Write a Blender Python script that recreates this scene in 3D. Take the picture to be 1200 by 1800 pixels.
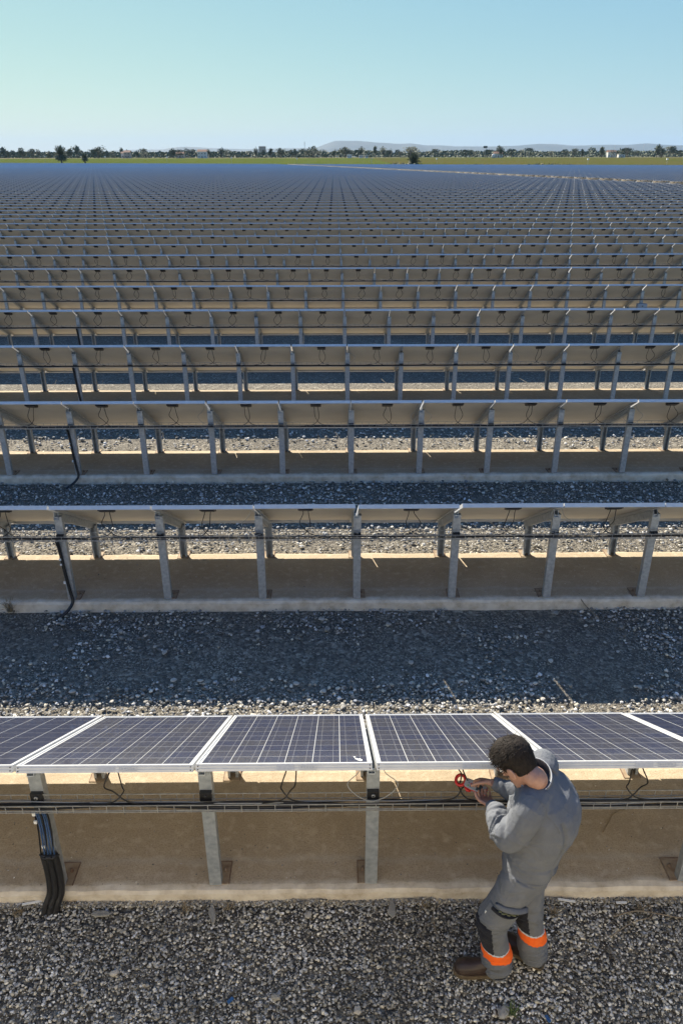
import bpy, math, random
import numpy as np
from mathutils import Vector, Matrix, noise
R_ = math.radians
random.seed(7); rng = np.random.default_rng(7)
scene = bpy.context.scene
for o in list(bpy.data.objects): bpy.data.objects.remove(o)
COL = scene.collection
# ------------------------------------------------------------------ camera
CAMZ = 4.30
PITCH, ROLL, YAW, FPX = .4377, -.0016, .0076, 1335.0
fw = Vector((math.sin(YAW)*math.cos(PITCH), math.cos(YAW)*math.cos(PITCH), -math.sin(PITCH)))
rt = Vector((math.cos(YAW), -math.sin(YAW), 0)); up = rt.cross(fw)
rt2 = rt*math.cos(ROLL)+up*math.sin(ROLL); up2 = up*math.cos(ROLL)-rt*math.sin(ROLL)
cam_d = bpy.data.cameras.new('camera'); cam = bpy.data.objects.new('camera', cam_d); COL.objects.link(cam)
M = Matrix((rt2, up2, -fw)).transposed().to_4x4(); M.translation = (0, 0, CAMZ); cam.matrix_world = M
cam_d.sensor_fit = 'VERTICAL'; cam_d.sensor_height = 36; cam_d.sensor_width = 24
cam_d.lens = FPX/1800*36; cam_d.clip_start = .05; cam_d.clip_end = 60000
scene.camera = cam
# ------------------------------------------------------------------ sky and sun
SUN = Vector((-.675, 1.09, 1.0)).normalized()
EL = math.asin(SUN.z); AZ = math.atan2(SUN.x, SUN.y)
world = bpy.data.worlds.new('World'); scene.world = world; world.use_nodes = True
nt = world.node_tree; nt.nodes.clear()
sky = nt.nodes.new('ShaderNodeTexSky'); sky.sky_type = 'NISHITA'; sky.sun_disc = False
sky.sun_elevation = EL; sky.sun_rotation = AZ
sky.air_density = 1.0; sky.dust_density = 0.3; sky.ozone_density = 1.0; sky.altitude = 0
bg = nt.nodes.new('ShaderNodeBackground'); bg.inputs[1].default_value = .102
wo = nt.nodes.new('ShaderNodeOutputWorld')
# the camera's tone response for the sky, one curve per channel over the whole dome
sx = nt.nodes.new('ShaderNodeSeparateColor'); cx = nt.nodes.new('ShaderNodeCombineColor'); nt.links.new(sky.outputs[0], sx.inputs[0])
for ch, (k_, g_) in enumerate(((.48, .73), (.92, .54), (2.58, .07))):
    pw = nt.nodes.new('ShaderNodeMath'); pw.operation = 'POWER'; pw.inputs[1].default_value = g_
    ml = nt.nodes.new('ShaderNodeMath'); ml.operation = 'MULTIPLY'; ml.inputs[1].default_value = k_
    nt.links.new(sx.outputs[ch], pw.inputs[0]); nt.links.new(pw.outputs[0], ml.inputs[0]); nt.links.new(ml.outputs[0], cx.inputs[ch])
nt.links.new(cx.outputs[0], bg.inputs[0]); nt.links.new(bg.outputs[0], wo.inputs[0])
sd = bpy.data.lights.new('sun', 'SUN'); sd.energy = 5.0; sd.angle = R_(.53); sd.color = (1, .92, .78)
so = bpy.data.objects.new('sun', sd); COL.objects.link(so); so.location = (-30, 50, 60)
so.rotation_euler = SUN.to_track_quat('Z', 'Y').to_euler()
vs = scene.view_settings; vs.view_transform = 'Standard'; vs.look = 'None'; vs.gamma = 1; vs.use_curve_mapping = False
vs.exposure = 1.3
# ------------------------------------------------------------------ helpers
class MB:
    def __init__(s): s.v = []; s.f = []; s.m = []; s.s = []
    def add(s, vs_, fs, mi=0, sm=False):
        b = len(s.v); s.v += [tuple(v) for v in vs_]
        for f in fs: s.f.append(tuple(b+i for i in f)); s.m.append(mi); s.s.append(sm)
    def box(s, x0, x1, y0, y1, z0, z1, mi=0, R=None, o=None):
        P_ = [(x, y, z) for z in (z0, z1) for y in (y0, y1) for x in (x0, x1)]
        if R is not None: P_ = [tuple(R @ Vector(p)+(o or Vector())) for p in P_]
        s.add(P_, [(0,2,3,1),(4,5,7,6),(0,1,5,4),(2,6,7,3),(0,4,6,2),(1,3,7,5)], mi)
    def loft(s, rings, mi=0, sm=True, caps=True):
        n = len(rings[0]); vs_ = [p for r in rings for p in r]; fs = []
        for i in range(len(rings)-1):
            for j in range(n):
                a = i*n+j; b = i*n+(j+1) % n; fs.append((a, b, b+n, a+n))
        if caps: fs += [tuple(range(n))[::-1], tuple(range((len(rings)-1)*n, len(rings)*n))]
        s.add(vs_, fs, mi, sm)
    def tube(s, path, r, n=8, mi=0, sm=True, ref=None):
        path = [Vector(p) for p in path]; k = len(path)
        rs = r if isinstance(r, (list, tuple)) else [r]*k; rings = []
        x = None
        for i, p in enumerate(path):
            t = (path[min(i+1, k-1)]-path[max(i-1, 0)]).normalized()
            if x is None:
                q = Vector(ref) if ref else (Vector((0, 0, 1)) if abs(t.z) < .9 else Vector((1, 0, 0)))
                x = (q-t*q.dot(t)).normalized()
            else: x = (x-t*x.dot(t)).normalized()
            y = t.cross(x)
            rings.append([p+(x*math.cos(a)+y*math.sin(a))*rs[i] for a in [2*math.pi*j/n for j in range(n)]])
        s.loft(rings, mi, sm)
    def mesh(s, name, mats):
        me = bpy.data.meshes.new(name); me.from_pydata(s.v, [], s.f)
        for m in (mats if isinstance(mats, (list, tuple)) else [mats]): me.materials.append(m)
        me.polygons.foreach_set('material_index', s.m); me.polygons.foreach_set('use_smooth', s.s); me.update()
        return me
    def obj(s, name, mats, parent=None, loc=(0,0,0), rot=(0,0,0)): return ob(name, s.mesh(name, mats), parent, loc, rot)
def ob(name, me, parent=None, loc=(0,0,0), rot=(0,0,0)):
    o = bpy.data.objects.new(name, me); COL.objects.link(o); o.parent = parent; o.location = loc; o.rotation_euler = rot
    return o
def tag(o, label=None, cat=None, group=None, kind=None):
    if label: o['label'] = label
    if cat: o['category'] = cat
    if group: o['group'] = group
    if kind: o['kind'] = kind
    return o
def spline(pts, n=6):
    pts = [Vector(p) for p in pts]; out = []
    for i in range(len(pts)-1):
        a, b, c, d = pts[max(i-1, 0)], pts[i], pts[i+1], pts[min(i+2, len(pts)-1)]
        for j in range(n):
            t = j/n
            out.append(.5*((2*b)+(c-a)*t+(2*a-5*b+4*c-d)*t*t+(3*b-a-3*c+d)*t**3))
    return out+[pts[-1]]
# ------------------------------------------------------------------ materials
def nodes(name):
    m = bpy.data.materials.new(name); m.use_nodes = True; t = m.node_tree
    return m, t, t.nodes['Principled BSDF']
def mixrgb(t, f, a, b, mode='MIX'):
    n = t.nodes.new('ShaderNodeMix'); n.data_type = 'RGBA'; n.blend_type = mode
    for s_, v in ((0, f), (6, a), (7, b)):
        if hasattr(v, 'is_output'): t.links.new(v, n.inputs[s_])
        else: n.inputs[s_].default_value = v if s_ == 0 else (*v[:3], 1)
    return n.outputs[2]
def ntex(t, co, scale, detail=4, rough=.55, dist=0):
    n = t.nodes.new('ShaderNodeTexNoise'); n.inputs['Scale'].default_value = scale; n.inputs['Detail'].default_value = detail
    n.inputs['Roughness'].default_value = rough; n.inputs['Distortion'].default_value = dist
    t.links.new(co, n.inputs['Vector']); return n.outputs['Fac']
def ramp(t, fac, stops):
    n = t.nodes.new('ShaderNodeValToRGB'); e = n.color_ramp.elements
    while len(e) < len(stops): e.new(.5)
    for el, (p, c) in zip(e, stops): el.position = p; el.color = (*c, 1) if len(c) == 3 else c
    t.links.new(fac, n.inputs[0]); return n.outputs[0]
def mr(t, v, a, b, c=0., d=1.):
    n = t.nodes.new('ShaderNodeMapRange'); t.links.new(v, n.inputs[0])
    for i, x in enumerate((a, b, c, d)): n.inputs[i+1].default_value = x
    return n.outputs[0]
def math_(t, op, a, b=None):
    n = t.nodes.new('ShaderNodeMath'); n.operation = op
    for i, v in enumerate((a, b)):
        if v is None: continue
        if hasattr(v, 'is_output'): t.links.new(v, n.inputs[i])
        else: n.inputs[i].default_value = v
    return n.outputs[0]
def coords(t, which='Object'): return t.nodes.new('ShaderNodeTexCoord').outputs[which]
def geo_pos(t): return t.nodes.new('ShaderNodeNewGeometry').outputs['Position']
def sep(t, v): n = t.nodes.new('ShaderNodeSeparateXYZ'); t.links.new(v, n.inputs[0]); return n.outputs
def bump(t, bs, h, st, dist=.01):
    n = t.nodes.new('ShaderNodeBump'); n.inputs['Strength'].default_value = st; n.inputs['Distance'].default_value = dist
    t.links.new(h, n.inputs['Height']); t.links.new(n.outputs[0], bs.inputs['Normal'])
def pbr(name, c1, c2=None, scale=20, rough=.6, metal=0, bst=0, bscale=60, lo=.35, hi=.65, world_=False, dist=.004, spec=.5):
    m, t, b = nodes(name); b.inputs['Roughness'].default_value = rough; b.inputs['Metallic'].default_value = metal
    b.inputs['Specular IOR Level'].default_value = spec
    b.inputs['Base Color'].default_value = (*c1, 1)
    co = geo_pos(t) if world_ else coords(t)
    if c2:
        f = mr(t, ntex(t, co, scale, 5), lo, hi)
        t.links.new(mixrgb(t, f, c1, c2), b.inputs['Base Color'])
    if bst: bump(t, b, ntex(t, co, bscale, 5), bst, dist)
    return m
MT = {}
MT['alu'] = pbr('anodised_aluminium', (.58,.585,.585), (.52,.525,.53), 9, .42, .3, .05, 120)
MT['galv'] = pbr('galvanised_steel', (.30,.33,.36), (.48,.51,.53), 28, .5, .55, .06, 90, .3, .7, True)
MT['rust'] = pbr('rusty_steel', (.13,.068,.04), (.24,.185,.135), 14, .85, .1, .3, 90, .35, .7, True)
MT['plate'] = pbr('dusty_plate', (.33,.26,.18), (.20,.125,.075), 16, .85, .1, .2, 90, .4, .75, True)
MT['black'] = pbr('black_plastic', (.012,.012,.013), (.02,.02,.021), 30, .45)
MT['cable'] = pbr('black_cable', (.010,.010,.011), None, 30, .42)
MT['graycable'] = pbr('grey_cable', (.36,.36,.34), None, 30, .5)
MT['bluecable'] = pbr('blue_cable', (.03,.07,.16), (.05,.10,.22), 10, .5)
MT['tray'] = pbr('zinc_wire', (.30,.30,.29), (.42,.42,.40), 40, .5, .4)
MT['white'] = pbr('white_plastic', (.75,.75,.72), None, 30, .5)
MT['sticker'] = pbr('silver_sticker', (.42,.43,.44), (.5,.5,.51), 40, .5)
MT['greybox'] = pbr('grey_enclosure', (.32,.34,.36), (.38,.40,.42), 12, .5)
# back sheet: white tedlar yellowed by age
MT['back'] = pbr('back_sheet', (.66,.62,.54), (.58,.54,.47), 3, .5, 0, .03, 40, .3, .7, True)
def glassy(m, t, b):
    b.inputs['Roughness'].default_value = .35; b.inputs['Coat Weight'].default_value = 1.0
    b.inputs['Coat Roughness'].default_value = .06; b.inputs['Coat IOR'].default_value = 1.45
# cell face with bus bars and crystal grain; object coords of one cell are centred on it
def cell_mat():
    m, t, b = nodes('polycrystalline_cell'); co = coords(t); x = sep(t, co)
    v = t.nodes.new('ShaderNodeTexVoronoi'); v.inputs['Scale'].default_value = 70; t.links.new(geo_pos(t), v.inputs['Vector'])
    oi = t.nodes.new('ShaderNodeObjectInfo').outputs['Random']
    base = mixrgb(t, oi, (.034,.036,.062), (.054,.051,.056))
    base = mixrgb(t, mr(t, v.outputs['Color'], 0, 1, 0, .35), base, (.045,.05,.10))
    ax = math_(t, 'ABSOLUTE', x[0]); d = math_(t, 'ABSOLUTE', math_(t, 'SUBTRACT', ax, .039))
    bar = mr(t, d, .0009, .0012, 1, 0)
    t.links.new(mixrgb(t, bar, base, (.24,.24,.25)), b.inputs['Base Color'])
    glassy(m, t, b); return m
MT['cell'] = cell_mat()
def laminate_mat():       # glass face of rows seen from behind and the panels at the frame's ends: grid printed under glass
    m, t, b = nodes('laminate_cells'); x = sep(t, coords(t))
    def grid(v, pitch, off):
        q = math_(t, 'FRACT', math_(t, 'DIVIDE', math_(t, 'ADD', v, off), pitch))
        q = math_(t, 'ABSOLUTE', math_(t, 'SUBTRACT', q, .5)); return mr(t, q, .485, .49, 0, 1)
    g = math_(t, 'MAXIMUM', grid(x[0], .158, .474), grid(x[1], .158, -.035))
    t.links.new(mixrgb(t, g, (.024,.027,.055), (.62,.62,.6)), b.inputs['Base Color'])
    glassy(m, t, b); return m
MT['laminate'] = laminate_mat()
def white_under_glass():
    m, t, b = nodes('white_sheet_under_glass'); b.inputs['Base Color'].default_value = (.66,.66,.64,1); glassy(m, t, b); return m
MT['undercell'] = white_under_glass()
def concrete_mat():
    m, t, b = nodes('dusty_concrete'); P_ = geo_pos(t); x = sep(t, coords(t))
    c = mixrgb(t, mr(t, ntex(t, P_, 1.7, 6, .6), .32, .68), (.355,.282,.192), (.46,.375,.265))
    c = mixrgb(t, mr(t, ntex(t, P_, 90, 3), .45, .75), c, (.26,.20,.13))
    c = mixrgb(t, mr(t, ntex(t, P_, 14, 5), .52, .8), c, (.52,.43,.32))
    # tide mark: lime bloom along the front lip
    wob = math_(t, 'MULTIPLY', math_(t, 'SUBTRACT', ntex(t, P_, 3.2, 5, .6), .5), .16)
    e = mr(t, math_(t, 'ADD', x[1], wob), .15, .21, 1, 0)
    e = math_(t, 'MULTIPLY', e, mr(t, ntex(t, P_, 9, 4), .3, .62, .25, 1))
    c = mixrgb(t, e, c, (.66,.59,.48))
    bloom = mr(t, math_(t, 'ABSOLUTE', math_(t, 'SUBTRACT', math_(t, 'ADD', x[1], wob), .36)), .0, .045, .35, 0)
    c = mixrgb(t, bloom, c, (.45,.41,.35))
    t.links.new(c, b.inputs['Base Color']); b.inputs['Roughness'].default_value = .92
    h = math_(t, 'ADD', ntex(t, P_, 160, 3), math_(t, 'MULTIPLY', ntex(t, P_, 22, 4), 1.5))
    bump(t, b, h, .5, .006); return m
MT['concrete'] = concrete_mat()
def gravel_mat():
    m, t, b = nodes('gravel_bed'); P_ = geo_pos(t); b.inputs['Specular IOR Level'].default_value = .15
    v = t.nodes.new('ShaderNodeTexVoronoi'); v.inputs['Scale'].default_value = 32; t.links.new(P_, v.inputs['Vector'])
    v2 = t.nodes.new('ShaderNodeTexVoronoi'); v2.inputs['Scale'].default_value = 75; t.links.new(P_, v2.inputs['Vector'])
    s1 = sep(t, v.outputs['Color']); s2 = sep(t, v2.outputs['Color'])
    c = ramp(t, s1[0], [(0,(.08,.07,.056)), (.45,(.15,.132,.106)), (.8,(.27,.24,.19)), (1,(.46,.415,.33))])
    c2 = ramp(t, s2[1], [(0,(.07,.062,.05)), (.6,(.145,.128,.10)), (1,(.42,.38,.305))])
    c = mixrgb(t, mr(t, ntex(t, P_, 5, 4), .4, .6), c, c2)
    big = mr(t, ntex(t, P_, .55, 5, .6), .35, .7)
    c = mixrgb(t, math_(t, 'MULTIPLY', big, .55), c, (.105,.095,.08))
    t.links.new(c, b.inputs['Base Color']); b.inputs['Roughness'].default_value = .95
    h = math_(t, 'ADD', mr(t, v.outputs['Distance'], 0, .7, 1, 0), math_(t, 'MULTIPLY', mr(t, v2.outputs['Distance'], 0, .7, 1, 0), .6))
    bump(t, b, h, .9, .012); return m
MT['gravel'] = gravel_mat()
def stone_mat(name='pebble_stone', gain=1.0):
    m, t, b = nodes(name); a = t.nodes.new('ShaderNodeAttribute'); a.attribute_name = 'tint'
    n = mr(t, ntex(t, geo_pos(t), 120, 3), .2, .8, .75, 1.2)
    c = mixrgb(t, 1.0, a.outputs['Color'], n, 'MULTIPLY')
    t.links.new(c, b.inputs['Base Color']); b.inputs['Roughness'].default_value = .9; return m
MT['pebble'] = stone_mat()
MT['slate'] = pbr('flat_stone', (.20,.19,.165), (.30,.285,.25), 18, .9, 0, .5, 50, world_=True)
MT['palestone'] = pbr('pale_stone', (.44,.41,.35), (.34,.31,.26), 18, .9, 0, .5, 50, world_=True)
MT['twig'] = pbr('dry_twig', (.30,.25,.18), (.16,.12,.08), 30, .9)
MT['weed'] = pbr('weed_green', (.06,.10,.025), (.10,.13,.04), 30, .7)
MT['haybrown'] = pbr('dead_grass', (.20,.15,.09), (.30,.24,.15), 30, .9)

# ------------------------------------------------------------------ layout constants (metres)
PJ, X0, Y1, RP = 1.016, .208, 3.295, 3.538      # joint pitch, joint 0, first row's high edge, row pitch
TILT, LEN, WID, TH = R_(30.7), 1.652, .997, .042
ZHI, GZ = 1.186, -.10
CT, ST = math.cos(TILT), math.sin(TILT)
def edgeY(X): return 385-(.6*X if X < 0 else .5*X)
def gh(X, Y):   # land beyond the plant rises a little
    t_ = min(max((Y-560)/450, 0), 1); return GZ+3.3*t_*t_*(3-2*t_)
# ------------------------------------------------------------------ ground
def sheet(name, xs, ys, hf, mat):
    g = MB(); n = len(xs)
    g.add([(x, y, hf(x, y)) for y in ys for x in xs], [(j*n+i, j*n+i+1, (j+1)*n+i+1, (j+1)*n+i) for j in range(len(ys)-1) for i in range(n-1)])
    return tag(g.obj(name, mat), kind='structure')
xs = [-14000,-5000,-1600,-700,-350,-150,-60,-20,-8,0,8,20,60,150,350,700,1600,5000,14000]
ys = [-60,-10,0,2,4,8,20,60,150,300,400,480,560,600,650,700,760,820,880,940,1010,1300,2500,6000,15000]
def farland():
    m, t, b = nodes('land'); P_ = geo_pos(t); x = sep(t, P_); b.inputs['Specular IOR Level'].default_value = .0
    b.inputs['Roughness'].default_value = .95
    c = mixrgb(t, mr(t, ntex(t, P_, .004, 4), .4, .6), (.10,.115,.05), (.15,.13,.08))
    t.links.new(c, b.inputs['Base Color']); return m
MT['land'] = farland()
sheet('far_land', [-14000,-4000,-1200,-500,0,500,1200,4000,14000], [700,760,820,880,940,1010,1300,2500,6000,15000], lambda x, y: gh(x, y)+.02, MT['land'])
sheet('ground', xs, ys, lambda x, y: gh(x, y)-.03, MT['gravel'])
def crop(name, c1, c2, c3):
    m, t, b = nodes(name); P_ = geo_pos(t); b.inputs['Roughness'].default_value = .95; b.inputs['Specular IOR Level'].default_value = .0
    mp = t.nodes.new('ShaderNodeMapping'); mp.inputs['Scale'].default_value = (.02, .006, 1); t.links.new(P_, mp.inputs[0])
    c = mixrgb(t, mr(t, ntex(t, mp.outputs[0], 2.2, 6, .65), .4, .62), c1, c2)
    c = mixrgb(t, mr(t, ntex(t, P_, .35, 5, .7), .45, .7), c, c3)
    t.links.new(c, b.inputs['Base Color']); bump(t, b, ntex(t, P_, 1.5, 4), .8, .4); return m
def strip(name, x0, x1, a, b_, n, mat, dz):
    g = MB(); vs_ = []; k = 9
    for i in range(n+1):
        X = x0+(x1-x0)*i/n; ya, yb = a(X), b_(X)
        for j in range(k): Y = ya+(yb-ya)*j/(k-1); vs_.append((X, Y, gh(X, Y)+dz))
    g.add(vs_, [(i*k+j, (i+1)*k+j, (i+1)*k+j+1, i*k+j+1) for i in range(n) for j in range(k-1)])
    return tag(g.obj(name, mat), kind='structure')
strip('green_field', -900, 40, lambda X: edgeY(X)+12, lambda X: 905+.05*X, 30, crop('green_crop', (.062,.088,.018), (.080,.098,.024), (.078,.082,.030)), .06)
strip('dry_field', 40, 900, lambda X: edgeY(min(X, 520))+12, lambda X: 905+.05*X, 30, crop('dry_crop', (.080,.074,.026), (.060,.074,.018), (.098,.082,.034)), .06)
strip('scrub_verge', -900, 900, lambda X: edgeY(min(X, 520))+5, lambda X: edgeY(min(X, 520))+14, 40, crop('scrub', (.09,.085,.04), (.13,.11,.06), (.06,.065,.03)), .12)
# ------------------------------------------------------------------ the substation whose flat roof the photographer stands on
MT['substation'] = pbr('cream_render', (.66,.60,.49), (.60,.545,.44), 1.3, .9, 0, .2, 60, world_=True)
def substation():
    t_ = ob('substation_building', None, None, (0, .75, GZ)); g = MB()
    g.box(-8, 8, -3.6, 0, 0, 2.55); g.obj('wall', MT['substation'], t_)
    g = MB(); g.box(-8.15, 8.15, -3.75, .12, 2.55, 2.72); g.obj('roof', MT['substation'], t_)
    for x in (-5, 5):
        g = MB(); g.box(x-.5, x+.5, .0, .05, .02, 2.1); d = g.obj('door', MT['greybox'], t_); g = MB(); g.tube([(x+.38,.05,1.0),(x+.38,.1,1.0),(x+.30,.1,1.0)], .012, 6); g.obj('handle', MT['galv'], d)
    for x in (-2.5, 2.5):
        v = MB(); v.box(x-.45, x+.45, 0, .03, 1.5, 2.1); w_ = v.obj('vent', MT['greybox'], t_)
        for i in range(7):
            g = MB(); g.box(x-.42, x+.42, .03, .05, 1.54+i*.08, 1.58+i*.08); g.obj('louvre', MT['greybox'], w_)
    tag(t_, 'cream flat roofed substation that the picture is taken from', 'building')
substation()
# ------------------------------------------------------------------ gravel stones
def ico():
    g = (1+5**.5)/2
    v = np.array([(-1,g,0),(1,g,0),(-1,-g,0),(1,-g,0),(0,-1,g),(0,1,g),(0,-1,-g),(0,1,-g),(g,0,-1),(g,0,1),(-g,0,-1),(-g,0,1)])
    f = np.array([(0,11,5),(0,5,1),(0,1,7),(0,7,10),(0,10,11),(1,5,9),(5,11,4),(11,10,2),(10,7,6),(7,1,8),(3,9,4),(3,4,2),(3,2,6),(3,6,8),(3,8,9),(4,9,5),(2,4,11),(6,2,10),(8,6,7),(9,8,1)])
    return v/np.linalg.norm(v[0]), f
IV, IF = ico()
def stones(name, pts, size, tint, label, cat, z0):
    """many stones in one mesh: pts (n,2), size (n,), tint (n,3)"""
    n = len(pts)
    q = rng.normal(size=(n,4)); q /= np.linalg.norm(q, axis=1)[:,None]
    w,x,y,z = q.T
    Rm = np.stack([1-2*(y*y+z*z),2*(x*y-z*w),2*(x*z+y*w),2*(x*y+z*w),1-2*(x*x+z*z),2*(y*z-x*w),2*(x*z-y*w),2*(y*z+x*w),1-2*(x*x+y*y)],1).reshape(n,3,3)
    sc = size[:,None]*np.stack([rng.uniform(.8,1.25,n), rng.uniform(.65,1.0,n), rng.uniform(.5,.85,n)],1)
    V = IV[None]*sc[:,None,:]*rng.uniform(.78,1.2,(n,12,1))
    V = np.einsum('nij,nkj->nki', Rm, V); V[:,:,2] *= .72
    V[:,:,0] += pts[:,0:1]; V[:,:,1] += pts[:,1:2]; V[:,:,2] += z0+(size*rng.uniform(.05,.55,n))[:,None]
    V = V.reshape(-1,3); F = (IF[None]+12*np.arange(n)[:,None,None]).reshape(-1,3)
    me = bpy.data.meshes.new(name); me.vertices.add(len(V)); me.vertices.foreach_set('co', V.ravel())
    me.loops.add(F.size); me.loops.foreach_set('vertex_index', F.ravel().astype(np.int32))
    me.polygons.add(len(F)); me.polygons.foreach_set('loop_start', np.arange(0, F.size, 3, dtype=np.int32))
    me.polygons.foreach_set('use_smooth', np.zeros(len(F), bool)); me.update(calc_edges=True)
    at = me.color_attributes.new('tint', 'FLOAT_COLOR', 'POINT')
    c = np.ones((n,12,4), np.float32); c[:,:,:3] = tint[:,None,:]; at.data.foreach_set('color', c.ravel())
    me.materials.append(MT['pebble']); o = ob(name, me); tag(o, label, cat, kind='stuff'); return o
def tints(n, lo, mid, hi, warm=.5):
    u = rng.random(n); b = np.where(u < .5, lo+(mid-lo)*(u*2), mid+(hi-mid)*((u-.5)*2)**2.2)
    w = rng.uniform(0, 1, n)*warm
    return np.stack([b*(1+.05*w), b*(1-.03*w), b*(1-.20*w)], 1)
def lerpsize(n, a, b, p): return a+(b-a)*rng.random(n)**p
def scatter(n, x0, x1, y0, y1): return np.stack([rng.uniform(x0, x1, n), rng.uniform(y0, y1, n)], 1)
n = 50000; p = scatter(n, -2.7, 2.9, 1.9, 3.50)
lip = np.array([.012*noise.noise((x*3.1, 0, 0))+.008*noise.noise((x*11, 3, 0)) for x in p[:,0]])
keep = p[:,1] < Y1+.118+lip*1.5+rng.uniform(-.02,.012,n); p = p[keep]; n = len(p)
stones('gravel', p, lerpsize(n, .0042, .0140, 2.4), tints(n, .09, .40, .80, 1.35)*np.array([1+.45*noise.noise((x*1.3, y*2.0, 8))+.2*noise.noise((x*5, y*6, 2)) for x, y in p])[:,None], 'grey crushed stone gravel in the shaded strip around the worker', 'gravel', GZ-.012)
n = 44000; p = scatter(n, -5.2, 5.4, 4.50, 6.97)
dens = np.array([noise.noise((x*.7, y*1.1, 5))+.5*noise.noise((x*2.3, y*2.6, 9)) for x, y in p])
p = p[(dens+np.interp(p[:,1], [4.5,5.3,5.9,6.97], [.75,.6,-.15,-.4])) > rng.uniform(-.35,.6,n)]; n = len(p)  # density carries part of the shading: dense in the sunlit strip, thinned in shade
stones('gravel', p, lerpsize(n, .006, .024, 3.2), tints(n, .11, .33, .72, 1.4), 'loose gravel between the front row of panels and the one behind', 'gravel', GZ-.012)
n = 13000; p = scatter(n, -7.0, 7.2, 8.05, 10.5)
stones('gravel', p, lerpsize(n, .010, .03, 3.0), tints(n, .11, .33, .72, 1.4), 'loose gravel behind the second row of panels', 'gravel', GZ-.012)
n = 5000; p = scatter(n, -9, 9.4, 11.6, 14.0)
stones('gravel', p, lerpsize(n, .014, .04, 3.0), tints(n, .11, .33, .72, 1.4), 'loose gravel behind the third row of panels', 'gravel', GZ-.012)
n = 3600; x_ = rng.uniform(-2.7, 2.9, n); w_ = np.array([.012*noise.noise((x*3.1, 0, 0))+.008*noise.noise((x*11, 3, 0)) for x in x_]); m_ = np.array([max(0, noise.noise((x*2.7, 4, 1))+.35) for x in x_])
stones('gravel', np.stack([x_, Y1+.108+w_+rng.uniform(-.03,.012,n)], 1), lerpsize(n, .004, .011, 2.2), tints(n, .07, .30, .7, 1.4), 'gravel heaped against the lip of the front slab', 'gravel', GZ+.004+.030*m_[:,None]*rng.random((n,1)))
n = 900; p = scatter(n, -2.8, 3.0, Y1+.17, Y1+1.1); p[:,1] = Y1+.17+(p[:,1]-Y1-.17)*rng.random(n)**.5
stones('grit', p, lerpsize(n, .0016, .0065, 3.5), tints(n, .06, .26, .7, 1.3), 'loose grit and small stones strewn on the front slab', 'grit', 0.0)
n = 700; p = scatter(n, -4.6, 4.8, Y1+RP+.17, Y1+RP+1.1)
stones('grit', p, lerpsize(n, .003, .010, 3.5), tints(n, .06, .26, .6, 1.3), 'loose grit strewn on the second row slab', 'grit', 0.0)
# single larger stones that can be picked out
def rock(name, x, y, sx, sy, sz, rz, mat, label, z=GZ, flat=False):
    g = MB(); rs = random.Random(hash((round(x*100), round(y*100))) & 0xffff)
    rings = []; N = 9
    prof = [(.55,-.5),(.95,-.2),(1,.15),(.8,.42),(.35,.55)] if not flat else [(.9,-.5),(1,0),(.93,.45),(.5,.55)]
    jit = [rs.uniform(.72,1.2) for _ in range(N)]
    for r, h in prof:
        rings.append([(sx*r*jit[j]*math.cos(2*math.pi*j/N), sy*r*jit[j]*math.sin(2*math.pi*j/N), sz*(h+rs.uniform(-.08,.08))) for j in range(N)])
    g.loft(rings, 0, False)
    return tag(g.obj(name, mat, None, (x, y, z+sz*.45), (rs.uniform(-.1,.1), rs.uniform(-.1,.1), rz)), label, 'stone')
for a in [
 ('stone', .344, 3.335, .028, .062, .014, -.1, MT['slate'], 'long flat grey stone lying on the gravel against the slab lip', GZ+.012, True),
 ('stone', -.80, 3.30, .024, .066, .02, .35, MT['slate'], 'narrow grey stone near the middle post, pointing at the slab', GZ+.012, True),
 ('stone', -1.52, 3.32, .075, .024, .012, 0, MT['slate'], 'thin grey slab of stone right of the black conduits', GZ+.01, True),
 ('stone', -1.33, 2.93, .028, .022, .024, .3, MT['palestone'], 'buff stone on the gravel below the black conduits', GZ+.004, False),
 ('stone', .93, 2.685, .05, .036, .026, .6, MT['slate'], 'dark angular stone at the bottom edge below the worker', GZ+.006, False),
 ('stone', .105, 2.70, .022, .030, .02, .2, MT['palestone'], 'small white stone near the bottom edge, middle of the gravel', GZ+.01, False),
 ('stone', -.19, 3.30, .026, .024, .02, .9, MT['palestone'], 'tan stone by the slab between the middle and right posts', GZ+.01, False),
 ('stone', -.36, 2.78, .028, .022, .022, .1, MT['slate'], 'grey rounded stone low on the left half of the gravel', GZ+.008, False)]:
    rock(*a)
for i in range(46):       # pale stones strewn over the dark shade between the first two rows
    x = random.uniform(-3.2, 3.6); y = random.uniform(5.0, 6.85); s_ = random.uniform(.014,.028)
    o = rock('stone', x, y, s_*1.25, s_, s_*.7, random.random()*3, MT['palestone'] if random.random() < .6 else MT['slate'],
             'one of the larger pale stones strewn on the shaded gravel behind the front row', GZ+.004)
    o['group'] = 'larger stones on the shaded gravel'
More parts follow.
